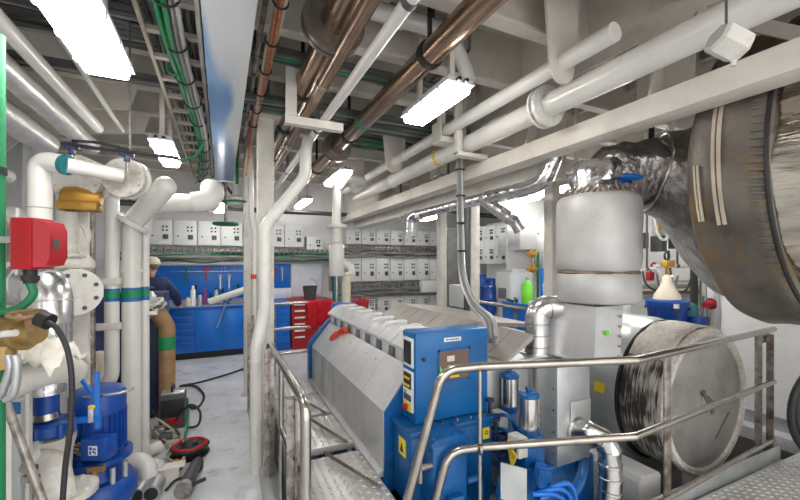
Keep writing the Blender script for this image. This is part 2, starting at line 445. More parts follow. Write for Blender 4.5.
# ================================================================ LIGHTS
def lamp(x, y0, y1, z, w, label, group='bulkhead lamps under the deckhead', rods=True, along='Y'):
    r = thing('ceiling_light', label, 'light', (x, (y0 + y1) / 2, z), group)
    if along == 'Y': bx = lambda a, b, c, d, e, f, bev: MB().box((x + a, y0 + b, z + c), (x + d, y1 + e, z + f), bev)
    hs_ = part('housing', MB().box((x - w / 2, y0, z + .055), (x + w / 2, y1, z + .10), .018), 'lamp_housing', r)
    part('diffuser', MB().box((x - w / 2 + .012, y0 + .012, z), (x + w / 2 - .012, y1 - .012, z + .06), .022), 'lamp_glow', r)
    CLIPS = []
    for k in range(3):
        yy = y0 + (y1 - y0) * (k + .5) / 3
        for s in (-1, 1): CLIPS.append(MB().box((x + s * w / 2 - .005, yy - .014, z + .022), (x + s * w / 2 + .005, yy + .014, z + .06), .002))
    rim = part('rim', MB().box((x - w / 2 - .006, y0 - .006, z + .050), (x + w / 2 + .006, y1 + .006, z + .060), .004), 'plastic_clear', r)
    for q in CLIPS: part('clip', q, 'plastic_clear', rim)
    if rods:
        for yy in (y0 + .12, y1 - .12):
            part('mount', MB().box((x - .018, yy - .018, z + .09), (x + .018, yy + .018, CEIL)).box((x - .045, yy - .02, z + .09), (x + .045, yy + .02, z + .12)), 'beam_paint', r)
    for s in (-.028, .028): part('cable_gland', MB().cyl((x + s, y0 - .03, z + .065), (x + s, y0 + .005, z + .065), .014, 12), 'black', hs_)
    return r
lamp(-.525, 1.74, 2.40, 2.66, .215, 'large bright bulkhead lamp beside the cable ladder, nearest the pump side', rods=True)
zl = EYE + 1.1
lamp(1.385, yof(91, 1.385, zl), yof(126, 1.385, zl), zl, .20, 'bulkhead lamp hung just under the thick brown pipe, beside thin white pipe')
lamp(1.40, yof(174, 1.4, zl), yof(187, 1.4, zl), zl, .17, 'second lamp along the brown pipe, past its round flange')
lamp(1.40, yof(201.5, 1.4, zl) , yof(209, 1.4, zl), zl, .17, 'small far lamp in the row, near the cabinets')
lamp(-.455, yof(146, -.455, 2.67), yof(168, -.455, 2.67) , 2.67, .17, 'lamp above the white pipe elbows, at end of the black lever')
lamp(-.05, 6.6, 7.6, 2.62, .2, 'long strip lamp over the workbench, below the blue-stained duct', rods=True)
lamp(3.6, 2.9, 3.7, 2.55, .18, 'strip lamp behind the silver ventilation duct, above the tall white cabinets')
lamp(4.6, 4.6, 5.5, 2.75, .2, 'strip lamp hung above the pump area at the far bulkhead')
lamp(4.4, 2.35, 3.2, 2.45, .18, 'strip lamp behind the exhaust reducer, above the lubricating oil separator')
lamp(5.9, 3.4, 4.3, 2.9, .2, 'added strip lamp brightening the white partition, unseen beyond the silencer')  # extra lamp, added only to brighten the dim area behind the stack
lamp(3.9, 6.4, 7.2, 2.62, .2, 'strip lamp before the upper row of switch cabinets')
for i, (x, y) in enumerate(((-.5, -.9), (1.2, -1.2), (3.9, -.8))):  # unseen lamps added behind the camera to light the foreground
    lamp(x, y, y + .75, 2.75, .2, 'added unseen fill lamp behind the viewpoint over the walkway plates')

# ================================================================ CEILING PIPES
pipe('brown_pipe', 'thick polished brown pipe slung under deck with black clamps and one round flange', [(1.22, .3, 3.07), (1.22, 7.1, 3.07)], .078, 'brown_pipe',
     flanges=[(.592, .165, .03, 'flange_dark'), (.598, .165, .03, 'flange_dark')], bands=[(.457, .07, 'band_green')], hangers=[(.272, CEIL), (.525, CEIL), (.75, CEIL)], group='brown pipes under the deck', clamp='black')
pipe('brown_pipe', 'fat brown pipe with the large black flange near the copper cables', [(.60, .5, 3.14), (.60, 6.4, 3.14)], .085, 'brown_pipe',
     flanges=[(.287, .185, .035, 'flange_dark'), (.295, .185, .03, 'flange_dark')], bands=[(.61, .06, 'band_green')], hangers=[(.45, CEIL), (.6, CEIL), (.8, CEIL)], group='brown pipes under the deck', clamp='black')
pipe('brown_pipe', 'slim brown pipe running beneath the fat flanged one', [(.64, .5, 2.97), (.64, 5.6, 2.97)], .042, 'brown_pipe', bands=[(.69, .04, 'band_green')], hangers=[(.42, 3.06), (.72, 3.06)], group='brown pipes under the deck', clamp='steel')
pipe('white_pipe', 'thin straight white pipe with one red band, beside the brown pair', [(.765, .5, 2.9), (.765, 6.2, 2.9)], .034, 'pipe_white',
     bands=[(.56, .03, 'red_metal')], hangers=[(.18, CEIL), (.50, CEIL), (.8, CEIL)], group='white pipes under the deck')
pipe('white_pipe', 'white pipe with a blind capped end, threaded through hanging plates', [(2.0, 1.42, 3.02), (2.0, 6.9, 3.02)], .055, 'pipe_white', flanges=[], hangers=[(.5, CEIL)], group='white pipes under the deck', clamp='white_paint')
pipe('white_pipe', 'fattest white overhead pipe with a bolted flange and yellow band, along the girder', [(2.16, .2, 2.87), (2.16, 6.4, 2.87)], .085, 'pipe_white',
     flanges=[(.300, .15, .03, 'pipe_white'), (.308, .15, .02, 'pipe_white')], bands=[(.545, .05, 'yellow')], hangers=[(.47, CEIL), (.75, CEIL)], group='white pipes under the deck', clamp='white_paint')
pipe('white_pipe', 'curved white pipe crossing above the thick brown pipe', [(.2, 2.36, 3.40), (1.5, 2.36, 3.40), (1.95, 2.7, 3.27), (1.95, 3.9, 3.27)], .06, 'pipe_white', bend=.35, hangers=[(.3, CEIL)], group='white pipes under the deck', clamp='white_paint')
pipe('white_pipe', 'slim white pipe curving along the top near the girder', [(1.75, 1.2, 3.4), (2.05, 1.05, 3.36), (2.35, .9, 3.40), (2.7, .55, 3.40)], .025, 'pipe_white', smooth=True, hangers=[(.4, CEIL)], group='white pipes under the deck', clamp='white_paint')
for i, (x, y, z, l) in enumerate(((1.55, 2.15, 3.52, 'brown conduit bent twice behind the near lamp'), (1.62, 2.48, 3.62, 'second brown conduit bent beside its twin behind the near lamp'))):
    pipe('conduit', l, [(x - .7, y + .1 * i, z + .02), (x, y + .1 * i, z), (x + .3, y + .45, z - .04), (x + .32, y + 1.6, z - .04)], .014, 'worn_steel', bend=.1, hangers=[(.25, CEIL)], group='brown conduits overhead')
# hanging plates that carry the white pipe
for i, (y, wt, wb, l) in enumerate(((1.78, .36, .21, 'broad white hanging plate with rounded foot round the capped pipe'),
                                (4.45, .40, .22, 'white hanging plate beside the green-banded part of brown pipe'),
                                (6.0, .44, .22, 'white hanging plate near the second lamp of the row'))):
    x = 2.0; poly = [(x - wt / 2, y, CEIL), (x - wb / 2, y, 3.0)]
    poly += [(x - wb / 2 * math.cos(a), y, 3.0 - wb * .55 * math.sin(a)) for a in [math.pi * k / 10 for k in range(1, 10)]]
    poly += [(x + wb / 2, y, 3.0), (x + wt / 2, y, CEIL)]
    solo('hanger_plate', MB().prism(poly, (0, .022, 0)), 'beam_paint', l, 'bracket', 'plates hanging from the deck')
x = 2.0
solo('hanger_clamp', MB().box((x - .08, 3.15, 2.90), (x + .08, 3.32, 2.955), .005).box((x - .09, 3.15, 2.90), (x - .08, 3.32, 3.1)).box((x + .08, 3.15, 2.90), (x + .09, 3.32, 3.1)).box((x - .03, 3.26, 3.1), (x + .03, 3.32, CEIL)),
     'white_paint', 'white channel clamp holding the capped pipe above near lamp', 'bracket')
solo('hanger_clamp', MB().box((2.0, 3.0, 2.74), (2.06, 3.06, CEIL), .004).box((2.0, 2.98, 2.73), (2.34, 3.08, 2.77), .004),
     'white_paint', 'white angle bracket under the fat pipe by its yellow band', 'bracket')
# flat hanger bar carrying a trapeze below the brown pair
r = thing('trapeze_hanger', 'white flat bar hanger with open cross rail under the brown pair', 'bracket', (.48, 3.02, 2.86))
part('hanging_bar', MB().box((.44, 3.00, 2.86), (.525, 3.015, CEIL), .003), 'white_paint', r)
rail = MB().box((.44, 3.015, 2.80), (.90, 3.03, 2.862)).box((.44, 3.03, 2.80), (.90, 3.08, 2.806))
part('cross_rail', rail, 'white_paint', r)
for xx in (.56, .66, .79): part('u_bolt', MB().torus((xx + .03, 3.045, 2.85), (0, 1, 0), .03, .006, 14, 6, 0, 2 * math.pi), 'steel', r)
# duct with blue film
r = thing('air_duct', 'long white rectangular duct with blue film stains, running overhead to the workbench', 'duct', (.03, 3.5, 2.92))
part('duct_body', MB().box((-.09, .4, 2.92), (.15, 6.1, 3.45), .006), 'duct_film', r)
part('duct_flange', MB().box((-.11, 6.08, 2.90), (.17, 6.12, 3.47), .004), 'galvanised', r)
parts('mount', MB().box((-.1, 3.0, 3.45), (.16, 3.04, CEIL)).box((-.1, 5.0, 3.45), (.16, 5.04, CEIL)), 'beam_paint', r)
st = thing('duct_stay', 'blue angle stay at the end of the white duct', 'bracket', (-.02, 6.25, 2.78))
part('stay_bar', MB().bar((-.10, 6.25, 3.1), (.14, 6.3, 2.76), .035, .035).bar((-.10, 6.25, 3.1), (-.10, 6.25, CEIL), .035, .035), 'navy', st)
part('stay_plate', MB().box((-.14, 6.22, 2.98), (-.06, 6.24, 3.14)), 'navy', st)
# cable ladder
r = thing('cable_ladder', 'beige perforated cable ladder hung beside the white duct', 'cable ladder', (-.25, 3.5, 3.0))
for x in (-.39, -.115): part('side_rail', MB().box((x - .012, 1.0, 3.0), (x + .012, 7.0, 3.06), .003), 'tray_beige', r)
y = 1.25
while y < 6.9:
    q = MB().box((-.38, y - .022, 3.005), (-.125, y + .022, 3.012)).box((-.38, y - .022, 3.012), (-.125, y - .018, 3.03)).box((-.38, y + .018, 3.012), (-.125, y + .022, 3.03))
    part('rung', q, 'tray_beige', r)
    y += .31
parts('mount', MB().box((-.40, 3.7, 3.06), (-.38, 3.74, CEIL)).box((-.40, 5.7, 3.06), (-.38, 5.74, CEIL)), 'tray_beige', r)
# tied bundle under the ladder
r = thing('cable_bundle', 'thick tied bundle of green and grey cables sagging under the ladder', 'cables', (-.2, 3.5, 2.9))
rnd = random.Random(3)
cols = ['green', 'green', 'cable_grey', 'cable_light', 'green', 'cable_light', 'cable_grey', 'cable_light', 'green', 'cable_grey', 'green', 'cable_light']
def bx(y): return -.19 + .045 * math.sin(y * 1.25 + 2.2) - .012 * (y - 2)
for k, cm in enumerate(cols):
    ox, oz = (k % 4 - 1.5) * .026, (k // 4 - 1) * .022
    pts = [(bx(y) + ox + rnd.uniform(-.006, .006), y, 2.955 + oz + .012 * math.sin(y * 2 + k) + rnd.uniform(-.005, .005)) for y in [.9 + .4 * j for j in range(15)]]
    part('cable', MB().tube(smooth_path(pts, 3), .0125, 7), cm, r)
for j in range(13):
    y = 1.2 + .42 * j
    part('cable_tie', MB().torus((bx(y), y, 2.957), (0, 1, 0), .058, .006, 16, 5), 'black', r)
parts('mount', MB().box((-.2, 2.78, 2.99), (-.19, 2.8, 3.01)).box((-.2, 4.4, 2.99), (-.19, 4.42, 3.01)), 'black', r)
solo('hanging_cable_loop', MB().torus((-.275, 2.78, 2.95), (.2, 1, .1), .04, .008, 20, 6), 'green', 'small green cable loop hanging beside the tied bundle', 'cable')
# copper cables
r = thing('cable_bundle', 'copper-red cable bundle tied along the duct edge', 'cables', (.27, 2.4, 3.0))
for k in range(6):
    pts = [(.275 + .022 * math.cos(k * 1.05 + y * 1.3), y, 3.07 + .022 * math.sin(k * 1.05 + y * 1.3)) for y in [.6 + .3 * j for j in range(13)]]
    pts += [(.27 + .015 * math.cos(k), 4.5, 2.95), (.25 + .01 * math.cos(k), 4.6, 2.7)]
    part('cable', MB().tube(smooth_path(pts, 3), .0125, 7), 'copper' if k % 3 else 'cable_tan', r)
for j in range(9): part('cable_tie', MB().torus((.275, .9 + .38 * j, 3.07), (0, 1, 0), .038, .006, 14, 5), 'black', r)
part('mount', MB().box((.27, 2.1, 3.1), (.28, 2.12, CEIL)), 'beam_paint', r)
pipe('conduit', 'thin steel conduit hooking down between duct and copper cables', [(.55, 2.0, 3.42), (.22, 2.0, 3.42), (.22, 2.1, 3.18), (.22, 4.6, 3.14)], .016, 'worn_steel', bend=.08, hangers=[(.5, CEIL)], group='brown conduits overhead')
# cross trays of cables under the deck
def cable_run(label, x0, x1, y, z, n, cols, w=.03, seed=0, group='cable runs under the deck'):
    rr = random.Random(seed)
    r = thing('cable_run', label, 'cables', ((x0 + x1) / 2, y, z), group)
    part('tray', MB().box((x0, y - .02, z + .03), (x1, y + n * w, z + .036)).box((x0, y - .02, z + .0), (x1, y - .016, z + .036)), 'dark_grey', r)
    for k in range(n):
        pts = [(x0 + (x1 - x0) * j / 8, y + k * w + rr.uniform(-.008, .008), z + rr.uniform(-.012, .01)) for j in range(9)]
        part('cable', MB().tube(smooth_path(pts, 2), rr.uniform(.010, .017), 7), cols[k % len(cols)], r)
    parts('cable_mount', MB().box((x0 + .2, y, z + .036), (x0 + .23, y + .03, CEIL)).box((x1 - .2, y, z + .036), (x1 - .17, y + .03, CEIL)), 'dark_grey', r)
    return r
D_ = ['cable_dark', 'cable_grey', 'cable_dark', 'dark_grey']
cable_run('broad dark cable run in the corner above the big lamp', -2.4, -.1, 2.72, 3.20, 13, D_, .034, 1)
cable_run('dark cable run below the knee behind the big lamp', -2.2, .3, 3.28, 3.05, 4, D_, .03, 2)
r = thing('cable_run', 'dark cables lying along the top of the cable ladder', 'cables', (-.25, 2.5, 3.06), 'cable runs under the deck')
rr_ = random.Random(12)
for k in range(11):
    pts = [(-.36 + .022 * k + rr_.uniform(-.008, .008), .9 + .5 * j, 3.075 + rr_.uniform(-.004, .01)) for j in range(10 if k % 3 else 6)]
    part('cable', MB().tube(smooth_path(pts, 3), rr_.uniform(.009, .014), 7), ('cable_dark', 'cable_grey', 'cable_dark', 'green')[k % 4], r)

cable_run('mixed green and dark cable run crossing behind the copper bundle', .15, 2.6, 3.52, 3.16, 12, ['cable_dark', 'green', 'cable_grey', 'cable_dark', 'cable_dark', 'cable_grey'], .035, 3)
cable_run('dark cable run crossing just past the flat bar hanger', .1, 1.75, 2.86, 3.24, 5, ['cable_dark', 'cable_grey', 'green'], .035, 4)
cable_run('green and dark cable run crossing behind the near lamp', 1.3, 2.35, 4.6, 3.3, 10, ['green', 'cable_dark', 'cable_dark', 'green', 'cable_grey'], .04, 5)
cable_run('cable run crossing under deck beyond the silver duct', 2.9, 5.6, 4.9, 2.95, 9, ['cable_dark', 'green', 'cable_grey', 'cable_tan'], .04, 6)
cable_run('cable run above the switch cabinets by the far pillar', 2.9, 6.0, 6.6, 2.75, 8, ['cable_dark', 'cable_grey', 'green'], .04, 7)
cable_run('grey cable run over the workbench cabinets', -1.6, 2.4, 7.6, 2.72, 8, D_, .04, 8)
# box duct right of the girder
solo('box_duct', MB().box((2.62, 2.47, 2.475), (2.82, 8.0, 2.695), .005), 'white_paint', 'beige square box duct hung against the girder flange', 'duct')
# silver spiral duct under it
def ribbed(path, r, pitch=.07, rib=.004, seg=18):
    ls = sum((path[i + 1] - path[i]).length for i in range(len(path) - 1)); n = max(2, int(ls / pitch)); P = []; R = []
    for k in range(n):
        for (dt, rr) in ((0, r), (.72, r), (.78, r + rib), (.94, r + rib)):
            t = (k + dt) / n; P.append(path_at(path, t)[0]); R.append(rr)
    return MB().tube(P, R, seg)
r = thing('ventilation_duct', 'silver spiral ventilation duct along the box duct, with elbow branches', 'duct', (2.5, 4.5, 2.4))
main = [V((2.5, 2.62, 2.40)), V((2.5, 4.75, 2.40))]
part('duct_run', ribbed(main, .062, .13, .003), 'sheet_metal', r)
part('elbow', MB().tube(fillet([(2.5, 2.62, 2.40), (2.5, 2.42, 2.41), (2.55, 2.36, 2.62), (2.55, 2.34, 2.72)], .15), .07, 18), 'foil', r)
b1 = fillet([(2.5, 3.25, 2.38), tuple(at(492, 206, D=4.0)), tuple(at(515, 222, D=4.05)), tuple(at(521, 231, D=4.05))], .08)
part('branch_duct', ribbed(b1, .066, .09, .003), 'sheet_metal', r)
part('branch_duct', MB().tube(fillet([(2.5, 4.7, 2.40), (2.5, 4.9, 2.39), (2.5, 4.95, 2.12)], .12), .085, 18), 'foil', r)
parts('mount', MB().torus((2.5, 3.2, 2.4), (0, 1, 0), .067, .006, 20, 6).torus((2.5, 5.2, 2.4), (0, 1, 0), .067, .006, 20, 6).box((2.5, 3.19, 2.47), (2.62, 3.21, 2.48)).box((2.5, 5.19, 2.47), (2.62, 5.21, 2.48)), 'galvanised', r)
# hanging hexagonal junction box
c = at(729, 43, D=1.55)
r = thing('junction_box', 'white faceted junction box hung on a wire under the fat white pipe', 'box', c - V((0, 0, .07)))
ax = V((.80, -.35, -.42)).normalized()
part('box_body', MB().lathe(c - ax * .062, ax, [(0, .05), (.012, .062), (.11, .062), (.124, .05)], 6), 'cast_white', r, angle=20)
part('mount', MB().cyl(c + V((-.02, 0, .05)), V((c.x - .02, c.y, CEIL)), .005, 8), 'dark_grey', r)
part('nipple', MB().cyl(c + ax * .02 - V((0, 0, .085)), c + ax * .02, .01, 8), 'cast_white', r)
# silver lagged pipes, port side
pipe('lagged_pipe', 'slim bright silver pipe slanting overhead on the port side', [(-1.0, .3, 2.92), (-1.0, 4.2, 2.92)], .045, 'pipe_white', hangers=[(.45, CEIL)], group='silver pipes overhead', clamp='beam_paint')
r = thing('lagged_pipe', 'foil jacketed fat pipe slanting overhead below the slim silver one', 'pipe', (-1.14, 2, 2.77), 'silver pipes overhead')
part('jacket', ribbed([V((-1.14, .3, 2.84)), V((-1.14, 4.6, 2.84))], .075, .55, .004), 'jacket_silver', r)
part('hanger', MB().bar((-1.15, 2.4, 2.94), (-1.15, 2.4, CEIL), .03, .01), 'beam_paint', r)
pipe('lagged_pipe', 'second foil jacketed pipe lower on the port side', [(-1.36, .3, 2.74), (-1.36, 4.2, 2.74)], .10, 'jacket_silver', hangers=[(.5, CEIL)], group='silver pipes overhead', clamp='beam_paint')
pipe('white_pipe', 'white pipe running along the port frames above the red box', [(-1.75, .3, 2.5), (-1.75, 4.6, 2.5)], .06, 'pipe_white', hangers=[(.5, CEIL)], group='white pipes under the deck', clamp='white_paint')
pipe('white_pipe', 'short thin white pipe hanging between lamp and knee', [(-.86, 2.9, 3.05), (-.86, 4.4, 2.98)], .02, 'pipe_white', hangers=[(.3, CEIL)], group='white pipes under the deck', clamp='white_paint')
# white conduit swan-necking down beside the pillar
pipe('white_pipe', 'white pipe swan-necking down from deck to walkway beside the square pillar', [(.72, 3.55, 2.86), (.66, 3.35, 2.68), (.66, 3.35, 2.48), (.32, 3.35, 2.02), (.32, 3.35, 1.34), (.255, 3.33, 1.02), (.255, 3.33, 0)], .05, 'pipe_white', bend=.22,
     flanges=[(.30, .056, .03, 'pipe_white'), (.70, .056, .02, 'pipe_white')], group='white standing pipes')
pipe('white_pipe', 'thin white standing pipe with an orange clip behind the square pillar', [(.33, 5.1, 3.1), (.33, 5.1, 2.3), (.37, 5.1, 2.1), (.37, 5.1, 0)], .035, 'pipe_white', bend=.1, flanges=[(.5, .045, .05, 'orange_cloth')], group='white standing pipes')
# valve with green wheels
r = thing('hand_wheel_valve', 'white overhead valve with a green spoked wheel, at the duct end', 'valve', (.18, 5.44, 2.55))
vx, vy = .18, 5.44
part('valve_body', MB().lathe((vx, vy, 2.45), (0, 0, 1), [(0, .05), (.03, .12), (.1, .13), (.13, .12), (.16, .06), (.3, .05)], 20), 'cast_white', r)
wz = EYE + 68 * 5 / 380
w = MB().torus((vx - .01, vy, wz - .1), (0, 0, 1), .17, .014, 26, 8)
for k in range(3): w.bar((vx - .01 + .17 * math.cos(k * 2.1), vy + .17 * math.sin(k * 2.1), wz - .1), (vx - .01, vy, wz - .1), .014, .01)
part('hand_wheel', w, 'green', r)
part('mount', MB().cyl((vx, vy, 2.7), (vx, vy, CEIL), .02, 10), 'green', r)
r = thing('hand_wheel_valve', 'lower green hand wheel on a stem before the cabinets', 'valve', (.05, 6.2, 2.25))
w = MB().torus((.05, 6.2, 2.3), (0, 0, 1), .16, .022, 26, 8).cyl((.05, 6.2, 2.27), (.05, 6.2, 2.33), .04, 10)
for k in range(3): w.bar((.05 + .16 * math.cos(k * 2.1), 6.2 + .16 * math.sin(k * 2.1), 2.3), (.05, 6.2, 2.3), .02, .015)
part('hand_wheel', w, 'green', r)
part('mount', MB().cyl((.05, 6.2, 2.3), (.05, 6.2, CEIL), .022, 10), 'worn_steel', r)
# standpipe at engine end
r = thing('vent_standpipe', 'white vertical vent pipe with flange and branch at the far engine end', 'pipe', (1.36, 4.86, 1.2))
cx_, cy_ = 1.36, 4.86
part('upper_pipe', MB().cyl((cx_, cy_, 1.95), (cx_, cy_, 2.75), .06, 18).tube(fillet([(cx_, cy_, 2.7), (cx_ + .1, cy_, 2.85), (cx_ + .45, cy_ + .3, 2.9)], .12), .07, 16), 'pipe_white', r)
part('flange', MB().flange((cx_, cy_, 2.2), (0, 0, 1), .13, .04), 'pipe_white', r)
part('body', MB().lathe((cx_, cy_, 1.55), (0, 0, 1), [(0, .085), (.02, .1), (.4, .1), (.44, .07)], 20), 'pipe_white', r)
part('branch', MB().tube(fillet([(cx_, cy_, 1.8), (cx_ + .18, cy_, 1.66), (cx_ + .2, cy_, 1.58)], .06), .055, 14), 'pipe_white', r)
part('lower_pipe', MB().lathe((cx_ + .13, cy_, 1.2), (0, 0, 1), [(0, .06), (.35, .06), (.36, .08), (.4, .08)], 16), 'cream', r)
part('base', MB().box((cx_ - .05, cy_ - .08, 1.06), (cx_ + .24, cy_ + .08, 1.2), .02), 'bright_blue', r)
part('stem', MB().lathe((cx_, cy_, 1.2), (0, 0, 1), [(0, .02), (.4, .02)], 10), 'steel', r)
# ================================================================ ENGINE
Y0, Y1 = 2.24, 4.42
r = thing('diesel_engine', 'grey panelled marine engine casing with a blue end, under the white rocker covers', 'engine', (1.2, 3.3, -.6))
part('crankcase', MB().box((.94, Y0, -.6), (1.62, Y1, .38)), 'machine_blue', r)
n = 5
for k in range(n):
    a = Y0 + (Y1 - Y0 - .06) * k / n; b = Y0 + (Y1 - Y0 - .06) * (k + 1) / n - .006
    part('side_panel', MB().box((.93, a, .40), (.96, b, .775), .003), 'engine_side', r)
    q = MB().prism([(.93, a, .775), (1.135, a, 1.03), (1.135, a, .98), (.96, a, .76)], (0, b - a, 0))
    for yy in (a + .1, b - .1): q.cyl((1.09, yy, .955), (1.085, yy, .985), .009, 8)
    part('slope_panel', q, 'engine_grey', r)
part('foot_rail', MB().box((.885, Y0, .355), (.935, Y1, .40), .004), 'cover_white', r)
e = MB().prism([(.90, Y1 - .05, -.5), (.90, Y1 - .05, .80), (1.14, Y1 - .05, 1.06), (1.62, Y1 - .05, 1.06), (1.62, Y1 - .05, -.5)], (0, .10, 0))
part('end_plate', e, 'machine_blue', r)
part('end_plate', MB().prism([(.935, Y0 - .012, .38), (.935, Y0 - .012, .77), (1.135, Y0 - .012, 1.02), (1.62, Y0 - .012, 1.0), (1.62, Y0 - .012, .38)], (0, .010, 0)), 'machine_blue', r)
part('top_deck', MB().box((1.135, Y0, .96), (1.63, Y1 - .05, 1.0)), 'engine_grey', r)
def cover(y, w, label):
    """rocker cover: grey head block below, faceted pale lid above"""
    q = thing('rocker_cover', label, 'engine cover', (1.31, y, 1.0), 'rocker covers on the engine')
    part('head_block', MB().box((1.155, y + .04, 1.0), (1.50, y + w - .03, 1.115), .004), 'head_grey', q)
    part('head_plate', MB().box((1.142, y + .11, 1.005), (1.157, y + w - .04, 1.11), .003), 'cover_white', q)
    prof = [(1.125, 1.115), (1.125, 1.135), (1.20, 1.20), (1.25, 1.225), (1.43, 1.225), (1.52, 1.16), (1.52, 1.115)]
    m_ = MB(); y0, y1 = y + .012, y + w - .002
    m_.prism([(x, y0, z) for x, z in prof], (0, y1 - y0, 0))
    # raised end ribs leave a dip between neighbouring lids
    ridge = [(1.145, 1.15), (1.21, 1.208), (1.26, 1.238), (1.42, 1.238), (1.50, 1.175)]
    m_.prism([(x, y + w * .36, z) for x, z in ridge] , (0, w * .34, 0))
    part('lid', m_, 'cover_white', q, angle=25)
    part('bolt', MB().cyl((1.34, y + w * .5, 1.236), (1.34, y + w * .5, 1.25), .014, 8), 'steel', q)
wc = (Y1 - .02 - 2.30) / 8
for k in range(8):
    cover(2.30 + k * wc, wc, '%s of the row of white rocker covers, counted from the blue control cabinet' % ORD[k])
# the second bank: a planked grey casing beyond the covers
r = thing('engine_casing', 'grey planked sloping casing behind the white rocker covers', 'engine', (2.1, 3.3, -.6))
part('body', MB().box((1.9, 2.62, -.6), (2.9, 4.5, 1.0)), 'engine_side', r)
nb = 11
for k in range(nb):
    a = 2.1 + (4.5 - 2.1) * k / nb; b = 2.1 + (4.5 - 2.1) * (k + 1) / nb - .008
    part('plank', MB().prism([(1.80, a, 1.03), (2.06, a, 1.20), (2.06, a, 1.16), (1.83, a, 1.025)], (0, b - a, 0)), 'deck_planks', r)
    if k >= 3: part('plank', MB().prism([(2.064, a, 1.20), (2.75, a, 1.13), (2.75, a, 1.10), (2.064, a, 1.16)], (0, b - a, 0)), 'deck_planks', r)
part('end_panel', MB().prism([(1.80, 4.5, .98), (2.06, 4.5, 1.20), (2.75, 4.5, 1.13), (2.75, 4.5, .98)], (0, .02, 0)), 'engine_side', r)
solo('orange_rag', MB().tube(smooth_path([(1.03, 3.93, .915), (1.06, 3.86, .965), (1.10, 3.8, 1.01), (1.12, 3.7, 1.045), (1.13, 3.62, 1.05)], 4), [.012, .02, .03, .022, .03, .035, .03, .02, .03, .028, .034, .03, .02, .026, .03, .02, .01], 10),
     'orange_cloth', 'orange cloth rag lying on the sloping engine casing', 'rag')
# ---------------- treads beside the engine
def tread(y0, y1, label):
    q = thing('step_tread', label, 'step', (.665, (y0 + y1) / 2, -.6), 'checkered step treads beside the engine')
    x0, x1, z = .45, .88, .40
    m_ = MB().box((x0, y0, z - .05), (x1, y1, z), .004); nx, ny = 9, max(6, int((y1 - y0) / .032)); 
    for i in range(nx):
        for j in range(ny):
            cx_, cy_ = x0 + (x1 - x0) * (i + .5) / nx, y0 + (y1 - y0) * (j + .5) / ny
            s = 1 if (i + j) % 2 else -1; a, b = .017, .006
            d = V((a * .8, a * .55 * s, 0)); e_ = V((-b * s * .6, b, 0)); c_ = V((cx_, cy_, z + .0005))
            m_.add([c_ - d, c_ + e_, c_ + d, c_ - e_, c_ + V((0, 0, .009))], [(0, 1, 4), (1, 2, 4), (2, 3, 4), (3, 0, 4)])
    part('plate', m_, 'checker', q)
    lg = MB()
    for xx in (x0 + .02, x1 - .02):
        for yy in (y0 + .03, y1 - .03): lg.box((xx - .015, yy - .015, -.6), (xx + .015, yy + .015, z - .05))
    part('support', lg, 'galvanised', q)
    return q
for i, (a, b, l) in enumerate(((1.78, 2.56, 'nearest checkered step tread, beside the blue cabinet'), (2.70, 3.26, 'second checkered step tread from the blue cabinet'), (3.33, 3.83, 'third checkered step tread from the blue cabinet'), (3.89, 4.42, 'farthest checkered step tread, by the engine end plate'))):
    tread(a, b, l)
def chain(label, a, b, n=26):
    a, b = V(a), V(b); m_ = MB(); d = (b - a) / n
    for k in range(n):
        c_ = a + d * (k + .5)
        m_.torus(c_, (0, 0, 1) if k % 2 else d.cross(V((0, 0, 1))), .0115, .0042, 8, 5)
    return solo('chain', m_, 'flange_dark', label, 'chain', 'chains lying across the treads')
chain('dark chain lying across the nearest tread', at(325, 453, Z=.44), at(379, 486, Z=.42), 38)
chain('dark chain lying across the second tread', at(312, 420, Z=.44), at(347, 442, Z=.42), 36)
chain('dark chain lying across the third tread', at(303, 400, Z=.44), at(326, 413, Z=.42), 24)
solo('floor_kerb', MB().box((.27, 1.66, -.12), (.40, 4.7, .06), .004), 'galvanised', 'grey steel kerb along the walkway under the stanchions', 'kerb')
# ---------------- port-side rails
def flat_post(x, y, z0, z1, w, label, holes=4, cat='post', mm='worn_steel', axis='X', group='flat bar stanchions along the walkway'):
    q = thing('stanchion', label, cat, (x, y, z0), group)
    if axis == 'X': m_ = MB().box((x - .005, y - w / 2, z0), (x + .005, y + w / 2, z1), .002).box((x - w / 2, y - .004, z0), (x + w / 2, y + .004, z1), .002)
    else: m_ = MB().box((x - w / 2, y - .005, z0), (x + w / 2, y + .005, z1), .002)
    part('post_bar', m_, mm, q)
    h = MB()
    for k in range(holes):
        zz = z0 + (z1 - z0) * (k + .6) / holes
        h.cyl((x, y - .016, zz), (x, y + .016, zz), .012, 10)
    parts('bolt', h, 'black', q)
    return q
flat_post(.335, 3.12, .06, 1.05, .075, 'rusty flat bar stanchion in front of the square pillar')
flat_post(.30, 4.7, .0, 1.12, .075, 'rusty flat bar stanchion farthest along the walkway')
flat_post(.36, 2.12, .06, .98, .09, 'rusty flat bar stanchion nearest, inside the tube hoop')
r = thing('handrail', 'polished tube hoop handrail along the walkway edge', 'railing', (.37, 2.6, .06))
hoop = fillet([(.365, 3.42, .06), (.365, 3.42, 1.03), (.375, 1.90, 1.03), (.375, 1.90, .06)], .09, 8)
part('hoop', MB().tube(hoop, .027, 16), 'steel', r)
part('mid_rail', MB().tube([(.365, 3.42, .58), (.375, 1.90, .58)], .017, 12), 'steel', r)
part('upright', MB().cyl((.37, 2.72, .06), (.37, 2.72, 1.03), .018, 12), 'steel', r)
part('inner_hoop', MB().tube(fillet([(.40, 2.3, .60), (.40, 2.02, .60), (.40, 1.98, .06)], .1), .017, 12), 'steel', r)
